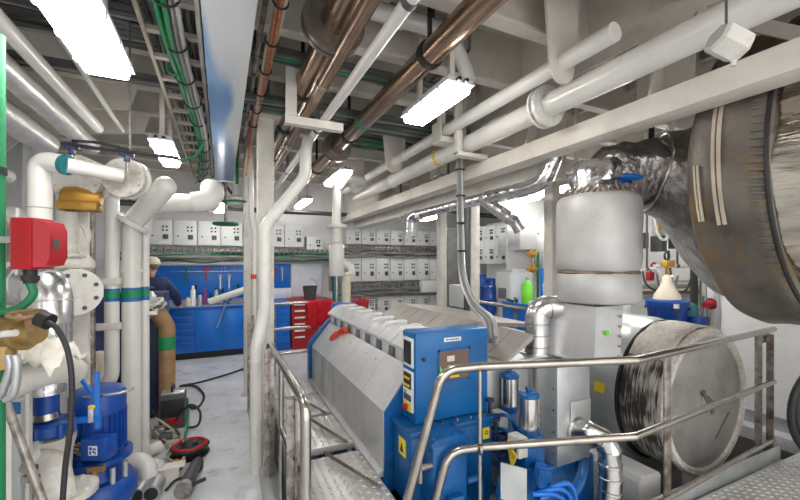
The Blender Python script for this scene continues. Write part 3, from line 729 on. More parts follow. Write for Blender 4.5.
# ---------------- cross rails behind the engine
r = thing('handrail', 'three-bar stainless railing behind the far engine end', 'railing', (1.3, 6.0, 0))
for z in (1.10, .72, .34): part('rail_bar', MB().tube([(.68, 6.0, z), (2.4, 6.0, z)], .022, 12), 'steel', r)
for x in (.72, 1.55, 2.38): part('post_bar', MB().box((x - .02, 6.022, 0), (x + .02, 6.032, 1.1)), 'worn_steel', r)
def drape(label, x0, x1, y, ztop, zb, m, seed, name='red_cloth'):
    rr = random.Random(seed); nx, nz = 22, 14; vs, fs = [], []
    for side, off in ((0, -.035), (1, .035)):
        pass
    rows = []
    prof = [(-.04, zb), (-.045, (zb + ztop) / 2), (-.04, ztop - .02), (-.02, ztop + .02), (.02, ztop + .022), (.04, ztop - .02), (.045, ztop - .15)]
    pts = smooth_path([(0, p[0], p[1]) for p in prof], 4)
    for i in range(nx + 1):
        x = x0 + (x1 - x0) * i / nx
        f = .02 * math.sin(i * 1.9 + seed) + .012 * math.sin(i * .8 + 2)
        hem = .05 * math.sin(i * .55 + seed) + rr.uniform(-.015, .015)
        for j, p in enumerate(pts):
            k = max(0, (ztop - p.z)) / (ztop - zb)
            vs.append((x + .02 * k * math.sin(j * .5 + i), y + p.y + f * k * (1 if p.y < 0 else .3), p.z + hem * (1 if j == 0 else max(0, 1 - j / 6)) - .01 * math.sin(i * 1.3)))
    m_n = len(pts)
    for i in range(nx):
        for j in range(m_n - 1): fs.append((i * m_n + j, (i + 1) * m_n + j, (i + 1) * m_n + j + 1, i * m_n + j + 1))
    o = solo(name, MB().add(vs, fs), m, label, 'cloth', angle=80)
    md = o.modifiers.new('thickness', 'SOLIDIFY'); md.thickness = .006
    return o
drape('crumpled bright red cloth draped over the far railing', 1.20, 1.63, 6.0, 1.10, .70, 'red_cloth', 1)
drape('dark red cloth draped behind the white vent pipe', 1.84, 2.22, 6.0, 1.11, .86, 'red_metal', 5)

# ================================================================ BLUE CONTROL CABINET AND MACHINERY
r = thing('control_cabinet', 'blue control cabinet with gauges and a brown window, at the engine end', 'cabinet', (1.33, 2.13, .735))
part('body', MB().box((1.06, 2.04, .74), (1.60, 2.225, 1.29), .008), 'box_blue', r)
part('name_plate', MB().box((1.26, 2.035, 1.225), (1.385, 2.041, 1.25)), 'plate_white', r)
t_ = MB()
for k in range(6): t_.box((1.275 + k * .017, 2.033, 1.233), (1.285 + k * .017, 2.0352, 1.242))
part('lettering', t_, 'navy', r)
part('window_pane', MB().box((1.225, 2.036, .985), (1.445, 2.042, 1.165)), 'screen', r)
part('window_frame', MB().box((1.215, 2.033, 1.165), (1.455, 2.041, 1.178)).box((1.215, 2.033, .972), (1.455, 2.041, .985)).box((1.215, 2.033, .972), (1.227, 2.041, 1.178)).box((1.443, 2.033, .972), (1.455, 2.041, 1.178)), 'machine_blue', r)
part('paper_slip', MB().box((1.28, 2.0335, 1.10), (1.335, 2.0365, 1.135)).box((1.285, 2.0335, 1.045), (1.325, 2.0365, 1.075)), 'paper', r)
part('green_sticker', MB().prism([(1.228, 2.033, .99), (1.228, 2.033, 1.08), (1.255, 2.033, 1.03), (1.245, 2.033, .99)], (0, .004, 0)), 'lime', r)
part('yellow_sticker', MB().box((1.30, 2.0335, .995), (1.37, 2.0365, 1.01)), 'yellow', r)
part('lock', MB().cyl((1.115, 2.028, 1.13), (1.115, 2.042, 1.13), .012, 12), 'navy', r)
part('gauge_plate', MB().box((1.052, 2.065, 1.075), (1.061, 2.20, 1.255), .002), 'plate_white', r)
part('gauge_plate', MB().box((1.052, 2.065, .80), (1.061, 2.20, 1.05), .002), 'plate_white', r)
part('display', MB().box((1.046, 2.085, 1.095), (1.054, 2.18, 1.235)), 'black_gloss', r)
part('display', MB().box((1.046, 2.085, .94), (1.054, 2.18, 1.035)), 'black', r)
part('display', MB().box((1.046, 2.085, .865), (1.054, 2.18, .90)), 'dark_grey', r)
bt = MB()
for i in range(3):
    for j in range(2): bt.cyl((1.04, 2.105 + .028 * i, .96 + .045 * j), (1.05, 2.105 + .028 * i, .96 + .045 * j), .009, 10)
parts('button', bt, 'yellow', r); part('button', MB().cyl((1.04, 2.16, .915), (1.05, 2.16, .915), .008, 10), 'lamp_green', r)
part('stop_plate', MB().box((1.046, 2.09, .80), (1.054, 2.18, .85)), 'yellow', r); part('stop_button', MB().cyl((1.02, 2.135, .825), (1.05, 2.135, .825), .017, 14), 'red_box', r)
# lower blue housing
r = thing('pump_housing', 'blue lower housing carrying the control cabinet, with warning labels', 'housing', (1.28, 2.1, -.6))
part('body', MB().box((.99, 1.965, .28), (1.58, 2.21, .70), .012), 'machine_blue', r)
part('lid', MB().box((.98, 1.955, .70), (1.59, 2.22, .735), .006), 'machine_blue', r)
part('foot', MB().box((.93, 1.99, -.6), (1.58, 2.21, .28), .01).box((.90, 1.95, .24), (1.60, 2.22, .28), .004), 'machine_blue', r)
part('warning_label', MB().box((.984, 2.03, .56), (.991, 2.12, .66)), 'yellow', r); part('warning_label', MB().box((1.50, 1.960, .60), (1.55, 1.966, .67)), 'yellow', r)
part('warning_symbol', MB().prism([(.982, 2.05, .58), (.982, 2.10, .58), (.982, 2.075, .635)], (.003, 0, 0)), 'black', r)
part('warning_symbol', MB().torus((1.525, 1.958, .64), (0, 1, 0), .011, .003, 12, 5), 'black', r)
bb = MB()
for k in range(6): bb.cyl((1.03 + k * .1, 2.0, .73), (1.03 + k * .1, 2.0, .75), .011, 6)
parts('bolt', bb, 'steel', r)
r = thing('oil_cooler', 'small blue box with bolted domed lid in front of the lower housing', 'machine', (1.12, 1.84, -.6))
part('body', MB().box((1.02, 1.775, .36), (1.25, 1.91, .70), .015), 'machine_blue', r)
part('lid', MB().prism([(1.01, 1.77, .70), (1.01, 1.77, .725), (1.05, 1.77, .745), (1.22, 1.77, .745), (1.26, 1.77, .725), (1.26, 1.77, .70)], (0, .145, 0)), 'machine_blue', r)
bb = MB()
for x in (1.03, 1.10, 1.17, 1.24):
    bb.cyl((x, 1.785, .74), (x, 1.785, .757), .009, 8); bb.cyl((x, 1.90, .74), (x, 1.90, .757), .009, 8)
parts('bolt', bb, 'machine_blue', r)
part('leg', MB().box((1.05, 1.80, -.6), (1.22, 1.89, .36), .01), 'machine_blue', r)
part('pipe_stub', MB().tube(fillet([(1.26, 1.80, .45), (1.36, 1.80, .45), (1.36, 1.80, .2), (1.5, 1.84, .12)], .05), .02, 12), 'machine_blue', r)
part('pipe_stub', MB().tube(fillet([(1.05, 1.77, .42), (1.05, 1.72, .40), (1.05, 1.72, .1)], .04), .018, 12).box((1.1, 1.73, .3), (1.2, 1.78, .42), .008), 'machine_blue', r)
part('brass_union', MB().cyl((.95, 1.79, .60), (1.02, 1.79, .60), .016, 10).cyl((.95, 1.79, .52), (.95, 1.79, .615), .012, 10).cyl((.945, 1.79, .605), (.945, 1.79, .63), .018, 6), 'worn_steel', r)
r.location = r.location + V((.03, .04, 0))
def hose(label, pts, rr, m, cat='hose', group=None, name='hose'):
    return solo(name, MB().tube(smooth_path(pts, 6), rr, 10), m, label, cat, group)
for k in range(3):
    hose('bright blue hose looping beside the plain grey side plate, %s from the plate' % ORD[k], [(1.58 + .04 * k, 1.62, .42), (1.72 + .05 * k, 1.58, .40 + .02 * k), (1.86 + .03 * k, 1.62, .26), (1.78 + .03 * k, 1.68, .10), (1.66, 1.68, .04)], .013, 'bright_blue', group='blue hoses by the side plate')
for k in range(4):
    hose('blue hose looping below the blue housing, %s from the walkway side' % ORD[k], [(.97 + .03 * k, 1.86 - .01 * k, .28), (.93 + .03 * k, 1.78, .1 + .04 * k), (1.03 + .03 * k, 1.74, -.05), (1.12 + .04 * k, 1.74, .12), (1.15 + .04 * k, 1.74, .3)], .010, 'bright_blue', group='blue hoses below the housing')
# actuators
def actuator(x, y, ztop, label):
    q = thing('filter_actuator', label, 'actuator', (x, y, .3), 'blue and silver actuators')
    part('cylinder', MB().lathe((x, y, ztop - .22), (0, 0, 1), [(0, .055), (.20, .055)], 24), 'sheet_metal', q)
    part('cap', MB().lathe((x, y, ztop - .03), (0, 0, 1), [(0, .066), (.02, .066), (.035, .05)], 8).cyl((x, y, ztop), (x, y, ztop + .03), .018, 10), 'machine_blue', q)
    part('base', MB().lathe((x, y, ztop - .27), (0, 0, 1), [(0, .05), (.02, .066), (.05, .066)], 8).box((x - .07, y - .05, ztop - .48), (x + .09, y + .06, ztop - .26), .015).cyl((x, y, .1), (x, y, ztop - .4), .05, 16), 'machine_blue', q)
    rods = MB()
    for a in (.8, 2.4, 3.9, 5.5): rods.cyl((x + .06 * math.cos(a), y + .06 * math.sin(a), ztop - .25), (x + .06 * math.cos(a), y + .06 * math.sin(a), ztop - .01), .005, 6)
    parts('tie_rod', rods, 'steel', q)
    part('terminal_box', MB().box((x - .14, y - .07, ztop - .36), (x - .07, y + .03, ztop - .24), .006), 'cast_white', q)
    wr = MB()
    for k in range(4): wr.tube(smooth_path([(x - .142, y - .05 + k * .02, ztop - .27), (x - .17, y - .05 + k * .02, ztop - .30), (x - .145, y - .05 + k * .02, ztop - .35), (x - .16, y - .03, ztop - .42)], 4), .005, 6)
    part('wire', wr, 'yellow', q)
    part('fitting', MB().box((x - .145, y - .05, ztop - .345), (x - .138, y + .0, ztop - .30)), 'black', q)
    return q
actuator(1.725, 1.80, .92, 'front silver and blue actuator beside the tall sheet metal box')
actuator(1.80, 2.06, .96, 'rear silver and blue actuator half hidden behind the other')
r = thing('cooler_fins', 'blue finned block with plain grey side plate below the actuators', 'machine', (1.6, 1.78, -.6))
part('block', MB().box((1.42, 1.71, -.6), (1.68, 1.73, .50), .01).box((1.42, 1.72, -.6), (1.68, 1.75, .42), .01), 'machine_blue', r)
part('side_plate', MB().add([(1.415, 1.690, .60), (1.55, 1.63, .56), (1.55, 1.63, .33), (1.415, 1.690, .40), (1.42, 1.70, .60), (1.555, 1.64, .56), (1.555, 1.64, .33), (1.42, 1.70, .40)], [(0, 1, 2, 3), (7, 6, 5, 4), (0, 4, 5, 1), (1, 5, 6, 2), (2, 6, 7, 3), (3, 7, 4, 0)]), 'galvanised', r)
for k in range(6):
    part('fin', MB().bar((1.62 + .012 * k, 1.60 + .02 * k, .50), (1.74 + .012 * k, 1.64 + .02 * k, .44), .008, .08), 'bright_blue' if k % 2 else 'machine_blue', r)
pp = MB()
for k in range(3): pp.tube(smooth_path([(1.66, 1.64 + .03 * k, .36 - .04 * k), (1.80, 1.62 + .03 * k, .40 - .05 * k), (1.90, 1.66 + .03 * k, .26), (1.84, 1.70, .1), (1.74, 1.70, .14)], 5), .010, 8)
part('fuel_line', pp, 'bright_blue', r)
pipe('blue_pipe', 'blue pipe running low beneath the tall sheet metal box', [(1.6, 1.68, .18), (1.9, 1.72, .20), (2.15, 1.78, .27), (2.4, 1.95, .30)], .035, 'machine_blue', smooth=True)
solo('blue_plinth', MB().box((1.95, 1.92, -.6), (2.48, 2.12, .32), .02), 'machine_blue', 'blue machine plinth under the tall sheet metal box', 'plinth')
# clutter of blue fuel lines behind actuators
for k in range(5):
    hose('blue fuel line between the housing and the actuators, %s from below' % ORD[k], [(1.58, 2.12, .34 + .09 * k), (1.64, 2.0 + .02 * k, .40 + .07 * k), (1.66, 1.92, .34 + .1 * k), (1.72, 1.9, .28 + .09 * k)], .013, 'machine_blue', group='fuel lines by the actuators')
for k in range(3):
    solo('blue_valve', MB().box((1.575, 1.875 + .06 * k, .475 + .10 * k), (1.625, 1.925 + .06 * k, .525 + .10 * k), .012).cyl((1.60, 1.90 + .06 * k, .50 + .1 * k), (1.60, 1.90 + .06 * k, .62 + .1 * k), .012, 8).cyl((1.60, 1.9 + .06 * k, .61 + .1 * k), (1.60, 1.9 + .06 * k, .625 + .1 * k), .03, 12), 'navy', 'dark blue valve beside the lower housing, %s from below' % ORD[k], 'valve', 'valves by the housing')
# grey box, elbow, tall box
solo('dark_cover_box', MB().box((1.66, 2.14, -.6), (2.05, 2.60, 1.0), .006).box((1.64, 2.12, 1.0), (2.37, 2.60, 1.02), .004), 'engine_side', 'grey flat-topped box that the silver elbow lands on', 'box')
r = thing('air_elbow', 'silver segmented elbow duct curving from ring flange onto the grey box', 'duct', (1.95, 2.3, 1.02))
c0 = at(537, 353, Z=1.02); c1 = c0 + V((.206, -.096, .36))
el = fillet([c0, V((c0.x, c0.y, c1.z)), c1], .17, 12)
part('elbow_run', MB().tube(el, .09, 28), 'sheet_metal', r)
sm = MB()
for t in (.1, .26, .42, .58, .74, .9):
    p, d = path_at(el, t); sm.lathe(p, d, [(-.006, .09), (-.004, .095), (.004, .095), (.006, .09)], 28, cap=False)
part('seam', sm, 'steel', r)
dd = (el[-1] - el[-2]).normalized()
part('ring_flange', MB().lathe(el[-1] - dd * .03, dd, [(0, .10), (.0, .135), (.07, .135), (.08, .10)], 28), 'foil_dirty', r)
part('base_ring', MB().lathe(c0, (0, 0, 1), [(0, .13), (.012, .13), (.012, .09)], 28), 'sheet_metal', r)
r = thing('sheet_metal_box', 'tall grey sheet metal box with bolted seams beside the actuators', 'box', (2.25, 2.2, .32))
part('lower_body', MB().box((2.08, 1.90, .32), (2.40, 2.13, 1.0), .004), 'galvanised', r)
part('port_plate', MB().box((2.20, 1.892, .52), (2.40, 1.899, .75), .002), 'galvanised', r)
bb = MB()
for z in (.4, .55, .7, .85): bb.cyl((2.075, 1.93, z), (2.085, 1.93, z), .008, 6)
for z in (.56, .62, .68): bb.cyl((2.07, 2.06, z), (2.085, 2.06, z), .014, 10)
parts('bolt', bb, 'steel', r)
r = thing('exhaust_box', 'grey tapered exhaust box below the wrapped stack', 'box', (2.4, 2.1, 1.02))
up = MB().add([(2.29, 1.78, 1.03), (2.56, 1.78, 1.03), (2.56, 2.4, 1.03), (2.29, 2.4, 1.03), (2.34, 1.80, 1.415), (2.62, 1.80, 1.415), (2.62, 2.36, 1.415), (2.34, 2.36, 1.415)], [(0, 1, 2, 3), (4, 5, 6, 7), (0, 1, 5, 4), (1, 2, 6, 5), (2, 3, 7, 6), (3, 0, 4, 7)])
part('hood', up, 'engine_grey', r)
part('rim', MB().box((2.27, 1.76, 1.022), (2.58, 2.42, 1.035)), 'engine_grey', r)
for k in range(5): part('bolt', MB().cyl((2.54 + .006 * k, 1.79, 1.06 + .07 * k), (2.54 + .006 * k, 1.77, 1.06 + .07 * k), .009, 6), 'steel', r)
part('green_tag', MB().box((2.40, 1.768, 1.22), (2.43, 1.783, 1.25)), 'lime', r)
# spiral flex duct
fp = fillet([(2.27, 1.90, .54), (2.29, 1.82, .56), (2.39, 1.745, .50), (2.40, 1.735, .24), (2.36, 1.73, .0), (2.32, 1.74, -.3)], .13, 8)
r = thing('flexible_duct', 'silver spiral flexible duct bending down from the sheet metal box', 'duct', (2.4, 1.75, -.4))
part('duct_run', ribbed(fp, .072, .085, .006, 24), 'sheet_metal', r)
part('collar', MB().lathe((2.27, 1.905, .54), (0, -1, 0), [(0, .10), (.02, .10), (.02, .075)], 24), 'sheet_metal', r)

# ================================================================ WRAPPED EXHAUST
sx, sy = 2.56, 1.96
r = thing('exhaust_stack', 'vertical exhaust stack wrapped in pale grey lagging tied at top and bottom', 'exhaust', (sx, sy, 1.42))
rnd = random.Random(5)
def wrinkled(c, ax, prof, seg, amp, freq, seed=0):
    """lathe with irregular soft creases"""
    m_ = MB().lathe(c, ax, prof, seg, cap=False)
    c = V(c); ax = V(ax).normalized()
    for i, p in enumerate(m_.v):
        d = p - c; h = d.dot(ax); rad = d - ax * h
        if rad.length < 1e-6: continue
        a = math.atan2(rad.dot(ax.orthogonal()), rad.dot(ax.cross(ax.orthogonal())))
        k = math.sin(a * freq + h * 7 + seed) * .5 + math.sin(a * freq * 2.3 + h * 13 + seed * 2) * .3 + math.sin(h * 21 + a * 3 + seed) * .4
        m_.v[i] = p + rad.normalized() * amp * k
    return m_
part('lagging', wrinkled((sx, sy, 1.66), (0, 0, 1), [(0, .262), (.02, .282), (.1, .29), (.25, .288), (.4, .29), (.52, .287), (.56, .262), (.585, .19)], 48, .006, 3, 1), 'lagging', r, angle=80)
part('lagging', wrinkled((sx, sy, 1.43), (0, 0, 1), [(-.0, .20), (.0, .26), (.02, .285), (.11, .284), (.2, .287), (.225, .262)], 48, .006, 4, 2), 'lagging', r, angle=80)
part('seam', wrinkled((sx, sy, 1.640), (0, 0, 1), [(0, .268), (.008, .281), (.024, .268)], 60, .008, 23, 3), 'lagging_seam', r)
fr = MB()
for k in range(44):
    a = 2 * math.pi * k / 44; rr = .2
    fr.cyl((sx + .27 * math.cos(a), sy + .27 * math.sin(a), 2.215), (sx + .215 * math.cos(a + .06), sy + .215 * math.sin(a + .06), 2.275 + rnd.uniform(-.02, .02)), .012, 6, .004)
part('gathered_hem', fr, 'lagging_seam', r)
part('neck', wrinkled((sx, sy, 2.23), (0, 0, 1), [(0, .2), (.08, .19), (.16, .20), (.24, .17), (.26, .05)], 36, .012, 5, 4), 'foil', r, angle=80)
# horizontal run to the silencer
def ring_tube(pts, rads, seg, amp, seed):
    m_ = MB().tube(pts, rads, seg, caps=True); rr = random.Random(seed)
    return m_
pipe('foil_pipe', 'short foil wrapped pipe passing under the dark exhaust wrap', [tuple(at(598, 190, D=2.70)), tuple(at(622, 187, D=2.75)), tuple(at(665, 185, D=3.1)), tuple(at(700, 185, D=3.3))], .075, 'foil', smooth=True, hangers=[(.9, 2.5)], clamp='black')
solo('blue_wrap', MB().ball(at(632, 177, D=2.66), (.11, .05, .018), 16, 8), 'bright_blue', 'blue plastic wrap tucked under the dark exhaust foil', 'wrap')
pc = smooth_path([(2.49, 1.92, 2.26), (2.44, 1.86, 2.33), (2.47, 1.78, 2.27), (2.55, 1.66, 2.22)], 4)
r = thing('silencer', 'huge horizontal exhaust silencer wrapped in a stained grey blanket and dirty foil', 'exhaust', (3.47, 1.0, 1.23))
bc = V((3.46, 0, 2.28)); Rb = .96
def sil(prof, seg, amp, fr_, seed): return wrinkled(bc, (0, 1, 0), prof, seg, amp, fr_, seed)
part('blanket', sil([(.95, .90), (.952, Rb), (1.0, Rb + .008), (1.07, Rb - .004), (1.13, Rb + .01), (1.20, Rb), (1.27, Rb + .006), (1.32, Rb - .012), (1.345, Rb - .05), (1.35, .70)], 120, .012, 5, 3), 'blanket', r, angle=80)
part('hem', MB().torus(bc + V((0, .957, 0)), (0, 1, 0), Rb + .002, .012, 100, 8), 'black', r)
hs = MB()
for k in range(150):
    a = 2 * math.pi * k / 150
    hs.bar(bc + V((-(Rb + .004) * math.cos(a), .965, (Rb + .004) * math.sin(a))), bc + V((-(Rb + .012) * math.cos(a + .01), 1.02, (Rb + .012) * math.sin(a + .01))), .012, .008, up=(math.cos(a), 0, -math.sin(a)))
part('gathered_hem', hs, 'blanket', r)
for (yy, a0, a1, w) in ((1.165, -.36, .62, .013), (1.262, -.33, .0, .008)):
    for s in (-1, 1):
        pts = [bc + V((-(Rb + .018) * math.cos(a), yy + s * w + .03 * (a + .3) ** 2, (Rb + .018) * math.sin(a))) for a in [a0 + (a1 - a0) * k / 24 for k in range(25)]]
        st = MB()
        for q in range(24): st.bar(pts[q], pts[q + 1] + (pts[q + 1] - pts[q]) * .1, w * 1.25, .012, up=V((-1, 0, .0)))
        part('strap', st, 'blanket_strip', r)
part('foil_cladding', sil([(-.3, .80), (-.3, .90), (0, .915), (.25, .90), (.5, .92), (.75, .90), (.955, .92)], 96, .022, 6, 7), 'foil_dirty', r, angle=80)
parts('hanger', MB().box((3.45, 1.1, 3.18), (3.49, 1.13, CEIL)).box((3.45, .2, 3.1), (3.49, .23, CEIL)), 'dark_grey', r)

ax0 = V((2.60, 1.98, 2.40)); ax1 = V((2.95, 1.80, 2.40)); ax2 = V((3.50, 1.36, 2.24))
d01 = (ax1 - ax0).normalized(); L01 = (ax1 - ax0).length
part('foil_wrap', wrinkled(ax0 - d01 * .02, d01, [(0, .05), (.0, .16), (.06, .21), (.14, .20), (.2, .225), (.28, .215), (.34, .245), (L01 + .02, .25)], 44, .022, 5, 2), 'foil_dark', r, angle=80)
d12 = (ax2 - ax1).normalized(); L12 = (ax2 - ax1).length
part('cone', wrinkled(ax1, d12, [(0, .25), (.02, .30), (.12, .32), (.28, .44), (.45, .62), (L12 - .05, .80), (L12, .60)], 56, .014, 4, 5), 'foil_dark', r, angle=80)
part('ring_band', MB().torus(ax1 + d12 * .01, d12, .295, .010, 40, 8), 'steel', r)
part('strut', MB().bar(ax1 + V((0, 0, .2)), V((ax1.x, ax1.y, CEIL)), .03, .02), 'black', r)
lowp_ = smooth_path([(2.62, 1.86, 2.20), (2.66, 1.82, 2.14), (2.85, 1.72, 2.13), (3.05, 1.66, 2.14)], 5)
# ================================================================ GENERATOR COUPLING
fx, fz = 3.68, .56
r = thing('flywheel_guard', 'large round grey coupling guard wrapped in a dark bristly fibre jacket', 'machine', (fx, 2.1, -.6))
part('rear_drum', MB().lathe((fx, 2.175, fz), (0, 1, 0), [(0, .55), (0, .63), (.10, .65), (.36, .65), (.38, .5)], 56), 'drum_grey', r)
part('rear_ring', MB().lathe((fx, 2.155, fz), (0, 1, 0), [(0, .60), (0, .632), (.008, .635), (.018, .632), (.018, .60)], 56, cap=False), 'black', r)
part('fibre_jacket', wrinkled((fx, 1.83, fz), (0, 1, 0), [(0, .58), (.02, .60), (.15, .614), (.28, .612), (.32, .60)], 72, .004, 9, 1), 'fibre', r, angle=80)
part('felt_rim', MB().lathe((fx, 1.775, fz), (0, 1, 0), [(.03, .54), (.0, .555), (.0, .595), (.03, .612), (.06, .605)], 64, cap=False), 'felt', r)
part('disc', MB().lathe((fx, 1.80, fz), (0, -1, 0), [(-.02, .56), (0, .56), (.004, .545), (.0045, .40), (.008, .2), (.014, .06)], 56), 'disc_grey', r)
mk = MB().lathe((fx, 1.787, fz), (0, -1, 0), [(0, .10), (.006, .10), (.008, .09)], 28)
part('hub_cap', mk, 'disc_grey', r)
part('hub_slot', MB().bar((fx - .09, 1.776, fz + .10), (fx + .06, 1.776, fz - .10), .01, .035, up=(0, 0, 1)).bar((fx - .02, 1.776, fz + .05), (fx + .10, 1.776, fz - .05), .01, .02, up=(0, 0, 1)), 'flange_dark', r)
bk = MB()
for k in range(4): bk.bar((fx + .28 - .05 * k, 1.792, fz - .20 - .045 * k), (fx + .34 - .05 * k, 1.792, fz - .15 - .045 * k), .006, .012)
part('stencil_mark', bk, 'flange_dark', r)
# felt flap over the top
fv, ff = [], []
for i in range(13):
    a = math.radians(64 + 78 * i / 12)
    for j, yy in enumerate((1.83, 1.92, 2.0, 2.08, 2.14)):
        rad = .632 + .008 * math.sin(i * 1.7 + j); fv.append((fx + rad * math.cos(a), yy, fz + rad * math.sin(a)))
for i in range(12):
    for j in range(4): ff.append((i * 5 + j, i * 5 + j + 1, i * 5 + j + 6, i * 5 + j + 5))
o = part('felt_flap', MB().add(fv, ff), 'felt', r, angle=80); md = o.modifiers.new('thickness', 'SOLIDIFY'); md.thickness = .022
part('warning_label', MB().box((fx + .62, 2.3, .5), (fx + .65, 2.4, .6)), 'yellow', r)
yl = at(604, 380, D=3.30)
lab = MB(); 
for (zz, cx0) in ((.62, 0), (.20, 1)):
    a = math.asin((zz - fz) / .656); nrm = V((-math.cos(a), 0, math.sin(a))); tv = V((-math.sin(a) * -1, 0, math.cos(a)))
    tv = V((math.sin(a), 0, math.cos(a)))
    c_ = V((fx, 2.30, fz)) + nrm * .657
    lab.add([c_ + tv * .045 + V((0, -.05, 0)), c_ + tv * .045 + V((0, .05, 0)), c_ - tv * .045 + V((0, .05, 0)), c_ - tv * .045 + V((0, -.05, 0))], [(0, 1, 2, 3)])
part('warning_label', lab, 'yellow', r)
part('foot', MB().box((fx - .5, 2.25, -.6), (fx + .5, 2.5, .1), .01), 'galvanised', r)
solo('guard_stand', MB().box((2.80, 1.80, -.6), (3.07, 2.26, .08), .01).prism([(2.80, 1.80, .08), (2.83, 1.80, .12), (3.03, 1.80, .12), (3.07, 1.80, .08)], (0, .46, 0)), 'wall_paint', 'pale grey foundation block under the round coupling guard', 'block')
gr = MB()
for k in range(9): gr.box((2.95 + .16 * k, 1.66, -.10), (3.02 + .16 * k, 1.76, -.08))
gr.box((2.85, 1.64, -.12), (4.6, 1.66, -.06)); gr.box((2.85, 1.76, -.12), (4.6, 1.775, -.06))
solo('floor_grating', gr, 'worn_steel', 'open steel bar grating below the round coupling guard', 'grating')

# ================================================================ FRONT RAILING AND WALKWAY PLATE
r = thing('guard_railing', 'stainless tube guard railing with bent rails, in front of the round coupling guard', 'railing', (2.8, 1.55, 0))
top = [(.86, 1.83, .32), (1.075, 1.755, 1.143), (1.3, 1.73, 1.143), (2.236, 1.449, 1.143), (4.36, 1.62, 1.143)]
part('top_rail', MB().tube(fillet(top, .12, 8), .0245, 18), 'steel', r)
mid = [(1.02, 1.80, .30), (1.12, 1.77, .687), (1.32, 1.735, .687), (2.22, 1.452, .69), (4.36, 1.62, .685)]
part('mid_rail', MB().tube(fillet(mid, .12, 8), .0225, 18), 'steel', r)
part('low_rail', MB().tube([(2.50, 1.47, .215), (4.36, 1.62, .18)], .018, 14), 'steel', r)
part('round_post', MB().cyl((1.30, 1.728, -.1), (1.30, 1.728, 1.12), .012, 12).torus((1.30, 1.729, .687), (1, -.3, 0), .026, .01, 16, 8), 'steel', r)
c_ = at(674, 356, D=2.40)
part('flat_post', MB().box((2.60 - .035, 1.482, 0), (2.60 + .035, 1.494, 1.12), .003), 'worn_steel', r)
for x, mm in ((4.16, 'worn_steel'), (4.36, 'worn_steel')):
    part('flat_post', MB().box((x - .04, 1.645, 0), (x + .04, 1.657, 1.10), .003).box((x - .04, 1.605, 0), (x - .032, 1.645, 1.10)), mm, r)
part('bracket', MB().box((4.16, 1.66, 1.02), (4.36, 1.67, 1.09), .003), 'worn_steel', r)
bb = MB()
for x in (4.16, 4.36):
    for z in (.69, .2, 1.06): bb.cyl((x, 1.635, z), (x, 1.67, z), .012, 8)
parts('bolt', bb, 'steel', r)
part('kick_plate', MB().box((2.3, 1.596, .0), (4.42, 1.604, .13), .002), 'galvanised', r)
m_ = MB().box((.30, -1.5, 0), (5.15, 1.575, .012))
r = thing('checker_plate', 'grey checkered walkway plate behind the kick plate', 'floor plate', (2.8, .2, 0))
for i in range(58):
    for j in range(36):
        x, y = 2.75 + i * .04, .25 + j * .037; s = 1 if (i + j) % 2 else -1
        d = V((.015, .012 * s, 0)); e_ = V((-.005 * s, .007, 0)); q = V((x, y, .0125))
        m_.add([q - d, q + e_, q + d, q - e_, q + V((0, 0, .009))], [(0, 1, 4), (1, 2, 4), (2, 3, 4), (3, 0, 4)])
part('plate', m_, 'checker', r)
# black hose coils at the right edge
hcn = at(842, 405, D=2.9)
r = thing('hose_coil', 'black rubber hose coiled upright on the walkway plate by the white bulkhead', 'hose', (hcn.x, hcn.y, .012))
for k in range(5):
    part('hose_turn', MB().torus(hcn + V((.03 * k, -.015 * k, .60 - hcn.z + .012 * (k % 2))), (.35, .9, .05), .42 - .008 * (k % 3), .024, 44, 10), 'rubber', r)
part('stand', MB().cyl((hcn.x + .1, hcn.y, .012), (hcn.x + .1, hcn.y, 1.0), .02, 10).cyl((hcn.x + .1, hcn.y, .012), (hcn.x + .1, hcn.y, .03), .15, 20), 'dark_grey', r)
# ================================================================ BACK WALL: SWITCH CABINETS
def cabinet(o, ux, nx, w, h, d, label, group, nd=1, rows=1, lm='lamp_dark'):
    """o = lower left front corner, ux = along the front, nx = outward normal"""
    ux, nx = V(ux), V(nx); o = V(o)
    q = thing('switch_cabinet', label, 'cabinet', o, group)
    Mx = Matrix((ux, nx, V((0, 0, 1)))).transposed().to_4x4(); Mx.translation = o
    def mb(): b = MB(); b.M = Mx; return b
    part('body', mb().box((0, -d, 0), (w, 0, h), .004), 'cabinet', q)
    for i in range(nd):
        x0 = w * i / nd
        dr = part('door', mb().box((x0 + .006, 0, .01), (x0 + w / nd - .006, .012, h - .01), .003), 'cabinet_door', q)
        for rr in range(rows):
            z0 = h * (rr + .0) / rows; hh = h / rows; wx = w / nd
            lampm = mb(); 
            for k in range(2): lampm.cyl((x0 + wx * (.62 + .16 * k), .012, z0 + hh * .72), (x0 + wx * (.62 + .16 * k), .03, z0 + hh * .72), .018, 10)
            parts('indicator_lamp', lampm, lm, dr)
            lampm = mb()
            for k in range(2): lampm.cyl((x0 + wx * (.62 + .16 * k), .012, z0 + hh * .58), (x0 + wx * (.62 + .16 * k), .028, z0 + hh * .58), .017, 10)
            parts('push_button', lampm, 'black', dr)
            part('rotary_switch', mb().box((x0 + wx * .62, .012, z0 + hh * .24), (x0 + wx * .84, .03, z0 + hh * .42), .004).box((x0 + wx * .71, .03, z0 + hh * .25), (x0 + wx * .75, .045, z0 + hh * .41)), 'dark_grey', dr)
            part('lock', mb().cyl((x0 + wx * .2, .012, z0 + hh * .36), (x0 + wx * .2, .02, z0 + hh * .36), .016, 10), 'dark_grey', dr)
    return q
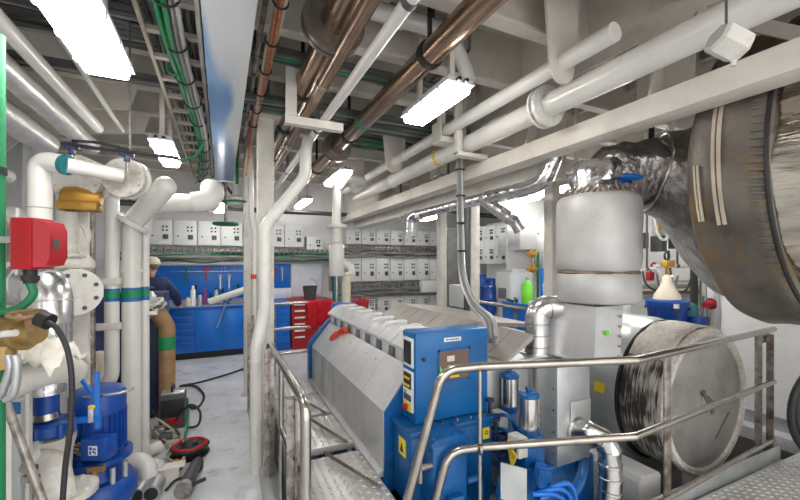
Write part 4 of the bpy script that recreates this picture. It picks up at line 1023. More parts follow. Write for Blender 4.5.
for k in range(8):
    if k == 7: cabinet((-1.22 + .4 * k + .05, 8.15, 2.0), (1, 0, 0), (0, -1, 0), .34, .28, .25, 'small pale box ending the cabinet row above the workbench', 'switch cabinets above the workbench')
    else: cabinet((-1.22 + .4 * k, 8.15, 2.05), (1, 0, 0), (0, -1, 0), .39, .47, .25, '%s grey switch cabinet from the pipe end of the row above the workbench' % ORD[k], 'switch cabinets above the workbench')
for rname, z, h in (('top', 2.14, .36), ('middle', 1.30, .54), ('bottom', .52, .42)):
    for k in range(7):
        cabinet((2.50 + .355 * k, 8.15, z), (1, 0, 0), (0, -1, 0), .345, h, .25, '%s grey cabinet from the vent pipe in the %s row beyond the engine' % (ORD[k], rname), 'switch cabinets in the %s row beyond the engine' % rname, lm='lamp_green' if rname == 'top' else 'lamp_dark')
cabinet((5.0, 6.85, 1.70), (0, -1, 0), (-1, 0, 0), 1.08, .80, .38, 'wide white cabinet with six switch sets beyond the pillar', 'white cabinets beyond the pillars', 3, 2)
cabinet((5.0, 5.05, 1.70), (0, -1, 0), (-1, 0, 0), .85, .78, .38, 'white cabinet partly hidden behind the wrapped stack', 'white cabinets beyond the pillars', 2, 2)
solo('cabinet_rack', MB().box((5.38, 4.1, .0), (5.44, 6.9, 2.6), .01), 'wall_paint', 'pale bulkhead panel that carries the white wall cabinets', 'panel')
solo('junction_box', MB().box((4.62, 5.35, 1.85), (4.85, 5.6, 2.25), .01).box((4.85, 5.42, 1.95), (5.38, 5.52, 2.05)), 'cabinet', 'grey junction box at the foot of the silver branch duct', 'box')
# trunking rows with cables under the cabinets
def trunk(label, x0, x1, y, z, seed, cols, n=5, group='cable trunking under the cabinets'):
    rr = random.Random(seed); q = thing('cable_trunking', label, 'cables', ((x0 + x1) / 2, y, z - .08), group)
    part('trunk', MB().box((x0, y - .02, z), (x1, y + .12, z + .05), .004), 'worn_steel', q)
    tb = MB(); k = int((x1 - x0) / .1)
    for i in range(k): tb.cyl((x0 + .05 + i * .1, y - .035, z - .03), (x0 + .05 + i * .1, y - .035, z + .08), .018, 8)
    parts('cable_gland', tb, 'cable_grey', q)
    for c_ in range(n):
        pts = [(x0 + (x1 - x0) * j / 9, y - .05 - rr.uniform(0, .05), z - .05 - .03 * c_ + rr.uniform(-.035, .035)) for j in range(10)]
        part('cable', MB().tube(smooth_path(pts, 3), rr.uniform(.012, .022), 7), cols[c_ % len(cols)], q)
    parts('mount', MB().box((x0 + .1, y + .12, z), (x0 + .14, 8.4, z + .03)).box((x1 - .14, y + .12, z), (x1 - .1, 8.4, z + .03)), 'worn_steel', q)
trunk('trunking with green cables under the cabinets above the workbench', -1.6, 2.35, 8.1, 1.93, 1, ['green', 'cable_grey', 'cable_grey', 'green', 'cable_dark'])
trunk('cable trunking under the top row of cabinets', 2.4, 5.0, 8.12, 2.04, 2, ['cable_dark', 'cable_grey', 'cable_tan'])
trunk('cable trunking under the middle row of cabinets', 2.4, 5.0, 8.12, 1.19, 3, ['cable_grey', 'cable_grey', 'cable_dark'])
solo('wall_rail', MB().box((2.4, 8.05, .98), (5.0, 8.09, 1.02)).box((2.4, 8.09, .98), (2.45, 8.4, 1.02)).box((4.95, 8.09, .98), (5.0, 8.4, 1.02)), 'steel', 'steel rail along the bulkhead above the bottom cabinet row', 'rail')
solo('cable_tray', MB().box((4.28, 7.9, 1.02), (5.0, 8.05, 1.3), .01), 'cabinet', 'pale grey wiring box between the cabinet rows by the far pillar', 'box')
# ---------------- workbench area
bx0, bx1, by = -1.3, .42, 7.70
r = thing('workbench', 'bright blue workbench with drawers behind the crewman', 'workbench', ((bx0 + bx1) / 2, 8.0, 0))
part('body', MB().box((bx0, by, .12), (bx1, 8.36, .90), .006), 'bench_blue', r)
part('plinth', MB().box((bx0 + .03, by + .06, 0), (bx1 - .03, 8.3, .12)), 'black', r)
part('worktop', MB().box((bx0 - .02, by - .03, .90), (bx1 + .02, 8.36, .935), .006), 'drawer_blue', r)
part('bench_mat', MB().box((bx0 + .05, by + .05, .935), (bx1 - .05, 8.3, .94)), 'galvanised', r)
for k in range(6):
    dr = part('drawer', MB().box((-.80, by - .016, .80 - .112 * k - .02), (-.46, by, .80 - .112 * k + .078), .004), 'drawer_blue', r)
    part('handle', MB().box((-.74, by - .03, .80 - .112 * k + .055), (-.52, by - .016, .80 - .112 * k + .068)), 'bench_blue', dr)
for (a, b) in ((-.44, -.02), (0.0, .40)):
    dr = part('door', MB().box((a, by - .014, .15), (b, by, .88), .004), 'bench_blue', r)
    part('handle', MB().box((b - .05, by - .03, .5), (b - .035, by - .014, .66)), 'drawer_blue', dr)
r = thing('tool_board', 'blue pegboard on the bulkhead over the workbench', 'tool board', (-.2, 8.33, 1.02))
part('board', MB().box((-1.25, 8.34, 1.02), (.55, 8.36, 1.66), .004), 'bench_blue', r)
part('light_strip', MB().box((-1.25, 8.30, 1.68), (.55, 8.36, 1.74), .01), 'plate_white', r)
part('hook', MB().box((-.9, 8.31, 1.55), (.5, 8.34, 1.56)), 'steel', r)
def tool(x, z, kind, label):
    y = 8.315
    m_ = MB()
    if kind == 'spanner': m_.box((x - .012, y, z - .22), (x + .012, y + .015, z)).torus((x, y + .008, z + .02), (0, 1, 0), .026, .009, 12, 6).torus((x, y + .008, z - .235), (0, 1, 0), .022, .008, 12, 6); mm = 'steel'
    elif kind == 'pliers': m_.bar((x - .04, y, z - .2), (x, y, z), .015, .02).bar((x + .04, y, z - .2), (x, y, z), .015, .02).box((x - .018, y - .01, z - .01), (x + .018, y + .01, z + .07)); mm = 'green'
    elif kind == 'hammer': m_.box((x - .012, y - .01, z - .2), (x + .012, y + .01, z)).box((x - .06, y - .02, z - .01), (x + .06, y + .02, z + .035), .006); mm = 'red_box'
    else: m_.cyl((x, y, z - .2), (x, y, z - .08), .008, 8).cyl((x, y, z - .08), (x, y, z), .017, 10); mm = 'black'
    return solo(kind, m_, mm, label, 'tool', 'tools on the blue pegboard')
tool(-.62, 1.56, 'pliers', 'green handled pliers hung on the pegboard behind the crewman')
tool(-.28, 1.58, 'hammer', 'red hammer hung in the middle of the blue pegboard')
tool(-.03, 1.45, 'spanner', 'longer spanner hung on the blue pegboard beside the hammer')
tool(.13, 1.45, 'spanner', 'spanner hung nearest the pillar on the blue pegboard')
tool(-.45, 1.3, 'screwdriver', 'black screwdriver hung low between pliers and hammer')
tool(.02, 1.22, 'screwdriver', 'black screwdriver hung low under the spanners')
tool(.30, 1.30, 'screwdriver', 'black screwdriver hung at the pillar end of the pegboard')
for i in range(7):
    solo('hook_tool', MB().cyl((-.16 + .075 * i, 8.32, 1.56), (-.16 + .075 * i, 8.32, 1.635), .008, 8).ball((-.16 + .075 * i, 8.32, 1.64), .015, 8, 6), 'steel', '%s small steel bit along the pegboard top, counted from the hammer' % ORD[i], 'tool', 'small bits along the pegboard top')
def bottle(x, y, z, r_, h, m, label, capm='plate_white', name='spray_can'):
    q = thing(name, label, 'bottle', (x, y, z), 'bottles on the workbench')
    part('body', MB().lathe((x, y, z), (0, 0, 1), [(0, r_), (h * .75, r_), (h * .85, r_ * .5), (h * .88, r_ * .4)], 14), m, q)
    part('cap', MB().lathe((x, y, z + h * .86), (0, 0, 1), [(0, r_ * .55), (h * .14, r_ * .5)], 12), capm, q)
for (px, h, r_, m, l, cp) in ((193, .36, .045, 'plate_white', 'tall white canister standing on the workbench', 'plate_white'), (200, .22, .035, 'galvanised', 'grey can beside the tall white canister', 'black'), (205, .30, .035, 'purple', 'purple spray can on the workbench', 'red_box'),
                          (211, .22, .035, 'black', 'small black bottle on the workbench next to purple can', 'black'), (216, .32, .04, 'galvanised', 'tall silver can next to the resting white pipe', 'black'), (188, .15, .05, 'cream', 'low cream tub by the crewman hand', 'cream')):
    p = at(px, 300, Y=8.0); bottle(p.x, 8.0, .94, r_, h, m, l, cp)
# white pipe clamped on a stand over the bench front
pa, pb = at(209, 302, Y=7.95), at(262, 284, Y=7.85)
r = thing('work_pipe', 'white pipe length lying slanted over a blue pipe stand', 'pipe', V(((pa.x + pb.x) / 2, 7.3, .9)))
part('pipe_run', MB().tube([pa, pb], .065, 18), 'pipe_white', r)
part('pipe_bore', MB().cyl(pa - (pb - pa).normalized() * .003, pa, .05, 18), 'dark_grey', r)
pm = pa.lerp(pb, .32)
r = thing('pipe_vice', 'blue pipe vice on the bench edge propping up the slanted white pipe', 'vice', (pm.x, pm.y, .94))
part('cradle', MB().bar(pm + V((-.10, 0, -.03)), pm + V((0, 0, -.13)), .05, .04).bar(pm + V((.10, 0, -.03)), pm + V((0, 0, -.13)), .05, .04), 'machine_blue', r)
part('base', MB().box((pm.x - .06, pm.y - .05, .94), (pm.x + .06, pm.y + .05, pm.z - .12), .006), 'machine_blue', r)
part('clamp_bar', MB().bar((pm.x - .02, 7.64, .97), (pm.x - .16, 7.60, .55), .02, .02).bar((pm.x - .02, 7.64, .97), (pm.x - .02, pm.y, .97), .02, .02), 'galvanised', r)
# second bench zone, past the pillar
r = thing('drawer_cabinet', 'narrow blue drawer cabinet behind the far railing', 'cabinet', (1.0, 8.0, 0))
part('body', MB().box((.72, 7.72, .0), (1.22, 8.34, .96), .006), 'drawer_blue', r)
for k in range(6):
    dr = part('drawer', MB().box((.75, 7.70, .83 - .13 * k), (1.19, 7.72, .94 - .13 * k), .004), 'bench_blue', r)
    part('handle', MB().box((.85, 7.685, .91 - .13 * k), (1.09, 7.70, .925 - .13 * k)), 'drawer_blue', dr)
r = thing('tool_cabinet', 'red tool cabinet with pale drawer handles beside the blue drawers', 'cabinet', (1.45, 8.0, 0))
part('body', MB().box((1.25, 7.72, .0), (2.1, 8.34, .96), .006), 'red_metal', r)
for k in range(6):
    dr = part('drawer', MB().box((1.28, 7.70, .83 - .13 * k), (1.66, 7.72, .94 - .13 * k), .004), 'red_box', r)
    part('handle', MB().box((1.30, 7.68, .88 - .13 * k), (1.50, 7.70, .91 - .13 * k)), 'plate_white', dr)
r = thing('tool_board', 'second blue tool board past the square pillar, over the drawer cabinets', 'tool board', (1.0, 8.34, 1.25))
part('board', MB().box((.62, 8.34, 1.20), (1.32, 8.36, 1.70), .004), 'bench_blue', r)
part('white_panel', MB().box((1.34, 8.33, 1.0), (2.0, 8.36, 1.72), .004), 'plastic_clear', r)
part('white_panel', MB().box((.62, 8.33, .97), (1.34, 8.35, 1.19), .004), 'plastic_clear', r)
for (x, k, l) in ((.82, 'screwdriver', 'black screwdriver on the second tool board, opposite end from the white panel'), (1.0, 'hammer', 'red hammer on the second tool board'), (1.15, 'spanner', 'spanner on the second tool board beside its hammer')):
    tool(x, 1.58, k, l)
p = at(310, 298, Y=7.95)
r = thing('bucket', 'dark grey plastic bucket standing on the red tool cabinet', 'bucket', (p.x, 7.95, .965))
part('body', MB().lathe((p.x, 7.95, .965), (0, 0, 1), [(0, .11), (.27, .15), (.28, .158), (.265, .145), (.02, .10)], 24), 'dark_grey', r)
part('handle', MB().torus((p.x, 7.95, 1.235), (0, 1, .25), .15, .005, 20, 6, 0, math.pi), 'black', r)
r = thing('green_cylinder', 'green gas cylinder half hidden behind the square pillar', 'gas cylinder', (.44, 6.5, 0))
part('body', MB().lathe((.44, 6.5, 0), (0, 0, 1), [(0, .11), (1.35, .11), (1.48, .08), (1.55, .04)], 20), 'green', r)
part('valve', MB().cyl((.44, 6.5, 1.55), (.44, 6.5, 1.68), .025, 10), 'brass', r)
hose('green wall pipe framing the white panel over the tool cabinets', [(1.3, 8.2, 1.84), (2.05, 8.2, 1.84), (2.15, 8.2, 1.72), (2.16, 8.2, 1.1)], .045, 'cable_grey', 'pipe', name='conduit')
hose('green painted pipe above the second tool board', [(-.2, 8.22, 1.90), (1.0, 8.22, 1.90), (2.3, 8.22, 1.9)], .03, 'green', 'pipe', name='green_pipe')
solo('green_post', MB().box((2.20, 8.05, 0), (2.32, 8.2, 2.1), .01), 'teal_machine', 'green column at the end of the tool cabinets', 'column')

# ================================================================ CREWMAN
def skin_obj(name, joints, edges, m, parent, sub=2, label=None):
    """one continuous skinned surface grown on a skeleton of joints {key: ((x,y,z), radius)}"""
    org = ROOT[parent.name]; keys = list(joints); idx = {k: i for i, k in enumerate(keys)}
    me = bpy.data.meshes.new(name); me.from_pydata([V(joints[k][0]) - org for k in keys], [(idx[a], idx[b]) for a, b in edges], [])
    o = bpy.data.objects.new(name, me); C.objects.link(o); o.parent = parent; ROOT[o.name] = org
    me.materials.append(MATS[m])
    md = o.modifiers.new('skin', 'SKIN'); md.use_smooth_shade = True
    for k in keys:
        s = me.skin_vertices[0].data[idx[k]]; rr = joints[k][1]
        s.radius = (rr, rr) if isinstance(rr, (int, float)) else rr
        s.use_root = (idx[k] == 0)
    sd = o.modifiers.new('smooth', 'SUBSURF'); sd.levels = sub; sd.render_levels = sub
    if label: o['label'] = label
    return o
mp = V((-1.0, 6.98, 0))
crew = thing('person', 'person in navy overalls and pale cap standing with back turned at the workbench', 'person', mp)
crew.scale = (1.12, 1.1, 1.0); crew.location = mp + V((-.05, 0, 0))
# built facing +Y (the bench), turned a little to starboard, leaning on the right hand
J = {
 'pelvis': ((0, 0, .98), (.15, .11)), 'waist': ((.0, .01, 1.12), (.135, .10)), 'chest': ((.01, .035, 1.33), (.165, .115)), 'neckb': ((.02, .055, 1.50), (.075, .07)), 'neck': ((.03, .075, 1.555), .052),
 'head1': ((.035, .095, 1.63), (.068, .08)), 'head2': ((.04, .105, 1.71), (.075, .092)), 'head3': ((.04, .10, 1.77), (.055, .07)),
 'shR': ((.19, .045, 1.44), .07), 'elR': ((.31, .16, 1.19), .046), 'wrR': ((.345, .37, .99), .030), 'haR': ((.35, .42, .965), (.034, .02)),
 'shL': ((-.17, .045, 1.44), .07), 'elL': ((-.24, .13, 1.18), .046), 'wrL': ((-.15, .34, 1.05), .030), 'haL': ((-.12, .39, 1.035), (.034, .02)),
 'hipR': ((.09, 0, .92), .095), 'knR': ((.11, .03, .50), .058), 'anR': ((.11, .0, .09), .040), 'toR': ((.12, .15, .045), .035),
 'hipL': ((-.09, 0, .92), .095), 'knL': ((-.12, .04, .50), .058), 'anL': ((-.13, -.02, .09), .040), 'toL': ((-.15, .13, .045), .035)}
E = [('pelvis', 'waist'), ('waist', 'chest'), ('chest', 'neckb'), ('neckb', 'neck'), ('neck', 'head1'), ('head1', 'head2'), ('head2', 'head3'),
     ('chest', 'shR'), ('shR', 'elR'), ('elR', 'wrR'), ('wrR', 'haR'), ('chest', 'shL'), ('shL', 'elL'), ('elL', 'wrL'), ('wrL', 'haL'),
     ('pelvis', 'hipR'), ('hipR', 'knR'), ('knR', 'anR'), ('anR', 'toR'), ('pelvis', 'hipL'), ('hipL', 'knL'), ('knL', 'anL'), ('anL', 'toL')]
for s, hx, hy, hz in (('R', .35, .42, .965), ('L', -.12, .39, 1.035)):
    sg = 1 if s == 'R' else -1
    for k in range(4):
        a = (k - 1.5) * .017 * sg; ln = (.062, .072, .068, .052)[k]
        J['f%s%da' % (s, k)] = ((hx + a * 1.3, hy + .04, hz - .004), .0095); J['f%s%db' % (s, k)] = ((hx + a * 1.6, hy + .04 + ln * .55, hz - .010), .009); J['f%s%dc' % (s, k)] = ((hx + a * 1.7, hy + .04 + ln, hz - .020), .0075)
        E += [('ha' + s, 'f%s%da' % (s, k)), ('f%s%da' % (s, k), 'f%s%db' % (s, k)), ('f%s%db' % (s, k), 'f%s%dc' % (s, k))]
    J['t%sa' % s] = ((hx - .045 * sg, hy + .005, hz - .004), .011); J['t%sb' % s] = ((hx - .065 * sg, hy + .035, hz - .012), .009)
    E += [('ha' + s, 't%sa' % s), ('t%sa' % s, 't%sb' % s)]
JW = {k: (V(p) + mp, rr) for k, (p, rr) in J.items()}
# face: nose, brow and ears grow from the same surface
for key, base, p, rr in (('nose', 'head1', (.05, .20, 1.655), .016), ('earR', 'head2', (.115, .095, 1.675), .016), ('earL', 'head2', (-.04, .095, 1.675), .016), ('chin', 'head1', (.045, .165, 1.585), .03)):
    JW[key] = (V(p) + mp, rr); E.append((base, key))
skin_obj('body', JW, E, 'skin', crew)
fc = MB()
for s in (-1, 1): fc.ball(mp + V((.045 + s * .03, .185, 1.685)), (.013, .008, .009), 10, 6)
part('eye', fc, 'plate_white', crew); part('mouth', MB().box(mp + V((.025, .178, 1.615)), mp + V((.07, .192, 1.622)), .003), 'red_metal', crew)
jk = {'a': (mp + V((0, 0, .90)), (.20, .15)), 'b': (mp + V((0, .01, 1.12)), (.20, .15)), 'c': (mp + V((.01, .035, 1.33)), (.235, .155)), 'd': (mp + V((.02, .05, 1.475)), (.10, .09)), 'd2': (mp + V((.028, .06, 1.53)), .068),
      'e': (mp + V((.20, .045, 1.41)), .105), 'f': (mp + V((.33, .16, 1.19)), .078), 'g': (mp + V((.343, .345, 1.015)), .046), 'h': (mp + V((-.19, .045, 1.41)), .105), 'i': (mp + V((-.25, .13, 1.18)), .078), 'j': (mp + V((-.16, .315, 1.065)), .046)}
skin_obj('jacket', jk, [('a', 'b'), ('b', 'c'), ('c', 'd'), ('d', 'd2'), ('c', 'e'), ('e', 'f'), ('f', 'g'), ('c', 'h'), ('h', 'i'), ('i', 'j')], 'jacket_navy', crew)
part('jacket_stripe', MB().box(mp + V((-.10, -.145, 1.335)), mp + V((.10, -.125, 1.36)), .003), 'cable_grey', crew, label='pale print across the jacket back')
tr = {'a': (mp + V((0, 0, .97)), (.165, .125)), 'b': (mp + V((.09, 0, .90)), .115), 'c': (mp + V((.11, .03, .5)), .082), 'd': (mp + V((.11, .0, .10)), .072), 'e': (mp + V((-.09, 0, .90)), .115), 'f': (mp + V((-.12, .04, .5)), .082), 'g': (mp + V((-.13, -.02, .10)), .072)}
skin_obj('trousers', tr, [('a', 'b'), ('b', 'c'), ('c', 'd'), ('a', 'e'), ('e', 'f'), ('f', 'g')], 'trouser_navy', crew)
for s in (-1, 1):
    fx_ = mp + V((.115 if s > 0 else -.14, .06 if s > 0 else .04, 0))
    part('shoe', MB().box(fx_ + V((-.05, -.13, 0)), fx_ + V((.05, .15, .03)), .012).ball(fx_ + V((0, .07, .04)), (.05, .09, .055)).ball(fx_ + V((0, -.06, .06)), (.048, .07, .07)), 'black', crew)
hd = mp + V((.04, .09, 1.70))
part('hair', MB().lathe(hd + V((0, -.012, -.06)), (0, 0, 1), [(0, .05), (.0, .082), (.05, .092), (.07, .09)], 20), 'hair', crew)
cap_ = MB().lathe(hd + V((0, 0, .0)), (0, 0, 1), [(0, .104), (.03, .108), (.08, .096), (.115, .06), (.125, .0)], 24)
cap_.box(hd + V((-.075, .07, -.002)), hd + V((.075, .20, .01)), .004)
part('cap', cap_, 'cap_cream', crew)
# ================================================================ PORT SIDE PIPES AND PUMPS
def zy(py, D): return EYE + (CY - py) * D / F
# big white standing pipes with colour bands
def up(px, D): p = at(px, 263, D=D); return p
a = up(131.5, 3.1); b = at(165, 187, D=3.05)
zb1 = zy(295, 3.1)
r = thing('standing_pipe', 'thickest white standing pipe with blue and green band, kinked flange at top', 'pipe', (a.x, a.y, 0), 'white standing pipes on the pump side')
part('pipe_run', MB().tube(fillet([(a.x, a.y, 0), (a.x, a.y, 2.02), tuple(b)], .06), .068, 24), 'pipe_white', r)
part('pipe_cap', MB().ball(b, .083, 18, 10), 'pipe_white', r)
part('upper_pipe', MB().tube([V((a.x, a.y, 2.04)).lerp(b, .05), b], .08, 24), 'pipe_white', r)
part('flange', MB().flange(V((a.x, a.y, 2.04)).lerp(b, .02), V((.55, -.05, .85)), .135, .035, 8), 'pipe_white', r)
part('collar', MB().lathe((a.x, a.y, zy(272, 3.1)), (0, 0, 1), [(0, .08), (.02, .08)], 24), 'pipe_white', r)
for (dz, h, m) in ((.0, .035, 'band_blue'), (.035, .055, 'band_green'), (.09, .022, 'band_blue')):
    part('colour_band', MB().lathe((a.x, a.y, zb1 - .05 + dz), (0, 0, 1), [(0, .0695), (h, .0695)], 28), m, r, label='painted colour band')
part('stub', MB().tube(fillet([V((a.x + .04, a.y + .12, 1.95)), V((a.x + .06, a.y + .12, 2.2)), at(178, 203, D=3.3), at(203, 203, D=3.35)], .15), .078, 20), 'pipe_white', r)
e2 = at(208, 200, D=3.35)
part('elbow', MB().tube(fillet([e2 + V((-.12, .0, -.03)), e2 + V((.02, 0, .0)), e2 + V((.05, .05, .10)), e2 + V((.0, .1, .12))], .1), .09, 20), 'pipe_white', r)
part('flange', MB().flange(e2 + V((.03, .02, .0)), V((1, -.6, -.3)), .105, .03, 8), 'pipe_white', r)
c = up(112, 3.0)
r = thing('standing_pipe', 'slimmer white standing pipe with a bend at its foot and colour band', 'pipe', (c.x, c.y, .66), 'white standing pipes on the pump side')
part('pipe_run', MB().tube(fillet([V((c.x, c.y, zy(186, 3.0))), V((c.x, c.y, zy(380, 3.0))), at(92, 392, D=3.05)], .13), .05, 20), 'pipe_white', r)
part('top_elbow', MB().tube(fillet([V((c.x, c.y, zy(188, 3.0))), V((c.x, c.y, zy(176, 3.0))), V((c.x - .1, c.y + .2, zy(172, 3.0)))], .08), .052, 18), 'pipe_white', r)
for (dz, h, m) in ((.0, .03, 'band_blue'), (.03, .05, 'band_green'), (.08, .02, 'band_blue')):
    part('colour_band', MB().lathe((c.x, c.y, zb1 - .04 + dz), (0, 0, 1), [(0, .0512), (h, .0512)], 28), m, r, label='painted colour band')
d = up(145, 3.2)
r = thing('standing_pipe', 'thin white standing pipe hugging the thickest one', 'pipe', (d.x, d.y, 0), 'white standing pipes on the pump side')
part('pipe_run', MB().cyl((d.x, d.y, 0), (d.x, d.y, 2.1), .033, 16), 'pipe_white', r)
for (dz, h, m) in ((.0, .035, 'band_blue'), (.035, .055, 'band_green'), (.09, .022, 'band_blue')):
    part('colour_band', MB().lathe((d.x, d.y, zb1 - .05 + dz), (0, 0, 1), [(0, .034), (h, .034)], 24), m, r, label='painted colour band')
part('bracket', MB().box((d.x - .02, d.y - .02, 1.28), (d.x + .09, d.y + .02, 1.31), .004), 'pipe_white', r)
# horizontal white support bars
for py, l in ((283, 'upper white flat support bar reaching to the standing pipes'), (328, 'lower white flat support bar reaching to the standing pipes')):
    p, q = at(78, py, D=2.92), at(121, py - 2, D=2.98)
    solo('support_bar', MB().bar(p, q, .03, .055, bev=.004), 'white_paint', l, 'bracket', 'support bars of the standing pipes')
# elbow pipe in front
p0 = at(40, 262, D=2.2); zt = zy(160, 2.2)
cc = at(122, 176, D=2.42)
r = thing('process_pipe', 'white pipe rising behind the red box, elbowing over to a round flange', 'pipe', (p0.x, p0.y, 1.0))
path = fillet([(p0.x, p0.y, 1.0), (p0.x, p0.y, zt), tuple(at(66, 165, D=2.2))], .09)
part('pipe_run', MB().tube(path, .056, 22), 'pipe_white', r)
part('colour_band', MB().lathe(path[-1], path[-1] - path[-2], [(-.012, .058), (.012, .058)], 24), 'band_teal', r, label='teal painted band')
part('cross_pipe', MB().tube([path[-1], tuple(cc)], .044, 18), 'pipe_white', r)
part('joint', MB().torus((p0.x, p0.y, zy(208, 2.2)), (0, 0, 1), .057, .003, 24, 6), 'cable_tan', r)
part('end_flange', MB().flange(cc + V((0, .05, 0)), V((.25, 1, 0)), .125, .022, 8), 'cast_white', r)
part('flange', MB().flange(cc + V((.02, .11, 0)), V((.25, 1, 0)), .13, .03, 0), 'pipe_white', r)
part('back_pipe', MB().tube([cc + V((.02, .12, 0)), cc + V((-.05, .3, 0)), cc + V((-.14, .6, 0))], .07, 18), 'pipe_white', r)
part('support', MB().box((p0.x - .04, p0.y + .03, 0), (p0.x + .04, p0.y + .06, 1.05)), 'white_paint', r)
# valve cluster behind
vc = at(77, 178, D=2.6)
r = thing('butterfly_valve', 'white bolted butterfly valve disc with gold cast body below', 'valve', (vc.x, vc.y, 1.9))
part('disc', MB().flange(vc, V((.2, 1, 0)), .155, .05, 8, .014), 'cast_white', r)
part('disc', MB().flange(vc + V((.03, .1, 0)), V((.2, 1, 0)), .155, .03, 8, .012), 'pipe_white', r)
gb = at(81, 196, D=2.6)
part('gear_housing', MB().lathe(gb + V((-.17, .02, -.01)), (1, 0, 0), [(.06, .05), (.08, .07), (.15, .08), (.22, .07), (.28, .05)], 18).box(gb + V((-.12, -.06, -.10)), gb + V((.10, .10, -.045)), .01), 'gold_cast', r)
part('support', MB().box((vc.x - .03, vc.y + .12, .3), (vc.x + .03, vc.y + .16, vc.z - .12)), 'white_paint', r)
st = at(66, 236, D=2.65)
r = thing('strainer', 'white rounded strainer vessel below the gold valve body', 'vessel', (st.x, st.y, 1.0))
part('vessel', MB().lathe((st.x, st.y, 1.15), (0, 0, 1), [(0, .12), (.04, .14), (.08, .12), (.5, .12), (.54, .16), (.58, .16), (.62, .13), (.72, .12), (.82, .09), (.88, .05)], 26), 'cast_white', r)
part('bonnet', MB().torus((st.x + .02, st.y - .02, 1.92), (.5, -.8, .2), .10, .03, 24, 10), 'pipe_white', r)
part('flange', MB().flange((st.x, st.y, 1.50), (0, 0, 1), .17, .03, 10), 'cast_white', r)
part('support', MB().box((st.x - .05, st.y - .05, 0), (st.x + .05, st.y + .05, 1.15)), 'white_paint', r)
st2 = at(12, 208, D=2.6)
r = thing('strainer', 'white domed vessel at the hull behind the green pipe', 'vessel', (st2.x, st2.y, 1.0))
part('vessel', MB().lathe((st2.x, st2.y, 1.2), (0, 0, 1), [(0, .15), (.6, .18), (.75, .16), (.85, .1), (.9, .03)], 26), 'cast_white', r)
part('support', MB().box((st2.x - .05, st2.y - .05, 0), (st2.x + .05, st2.y + .05, 1.2)), 'white_paint', r)
for px, D, m, l, rr_ in ((92, 2.9, 'worn_steel', 'steel standing conduit between the flanges and white pipes', .022), (86, 2.95, 'galvanised', 'grey standing conduit beside the steel one', .03)):
    p = up(px, D); pipe('conduit', l, [(p.x, p.y, 0), (p.x, p.y, zy(205, D))], rr_, m, group='standing conduits on the pump side')
fl_ = at(75, 292, D=2.45)
r = thing('blind_flange', 'white round flange with large bolt holes beside the silver elbow', 'flange', (fl_.x, fl_.y, 1.0))
part('disc', MB().lathe(fl_, V((.55, -.85, 0)), [(-.018, .15), (.018, .15)], 32), 'cast_white', r)
hb = MB(); ax = V((.55, -.85, 0)).normalized(); xx = ax.cross(V((0, 0, 1)))
for k in range(8):
    a_ = 2 * math.pi * (k + .5) / 8; q = fl_ + (xx * math.cos(a_) + V((0, 0, 1)) * math.sin(a_)) * .115
    hb.cyl(q - ax * .02, q + ax * .022, .014, 10)
parts('bolt_hole', hb, 'dark_grey', r)
part('neck', MB().cyl(fl_ - ax * .15, fl_, .09, 24), 'cast_white', r)
part('support', MB().box(fl_ + V((-.04, .10, -fl_.z)), fl_ + V((.04, .16, .02))), 'white_paint', r)
for k, py in enumerate((255, 266, 284)):
    q = at(68, py, D=2.6)
    solo('flange_ring', MB().flange(q, V((0, 0, 1)), .10, .022, 8), 'cast_white', '%s white flange ring of the stacked valve beside the standing pipes, from the top' % ORD[k], 'flange', 'stacked flange rings')
solo('valve_stack', MB().lathe(at(68, 300, D=2.6) - V((0, 0, .9)), (0, 0, 1), [(0, .07), (1.15, .07), (1.3, .06), (1.5, .06)], 20), 'cast_white', 'white valve column that carries the flange rings', 'valve')
# black lever lines and blue clamps
for (px, py, l, D) in ((72, 146, 'blue clamp on the black lever line above the valve disc', 2.3), (127, 153, 'blue clamp on the black lever line above the round flange', 2.32)):
    q = at(px, py, D=D)
    r = thing('lever_clamp', l, 'clamp', q - V((0, 0, .05)), 'blue lever clamps')
    part('jaw', MB().box(q + V((-.035, -.02, -.02)), q + V((.035, .02, .02)), .005).box(q + V((-.015, -.015, -.055)), q + V((.015, .015, 0)), .004), 'navy', r)
    part('mount', MB().cyl(q + V((0, 0, -.12)), q, .008, 8), 'steel', r)
la, lb, lc = at(62, 143, D=2.28), at(130, 152, D=2.3), at(178, 158, D=2.3)
r = thing('lever_line', 'black double lever line stretched across above the white flanges', 'cable', la)
part('cable', MB().tube(smooth_path([la, la.lerp(lb, .5) + V((0, 0, -.005)), lb, lc], 5), .011, 8), 'rubber', r)
part('cable', MB().tube(smooth_path([la + V((.05, 0, .02)), la.lerp(lb, .5) + V((.02, 0, .03)), lb + V((0, 0, .01))], 5), .009, 8), 'rubber', r)
part('mount', MB().bar(lb + V((.0, 0, 0)), V((lb.x, lb.y, CEIL)), .01, .01), 'dark_grey', r)
hose('green cable drooping from the ladder to the lamp', [at(205, 140, D=3.1), at(196, 155, D=3.1), at(182, 160, D=3.1), at(170, 157, D=3.1)], .009, 'green', 'cable', name='hanging_cable')
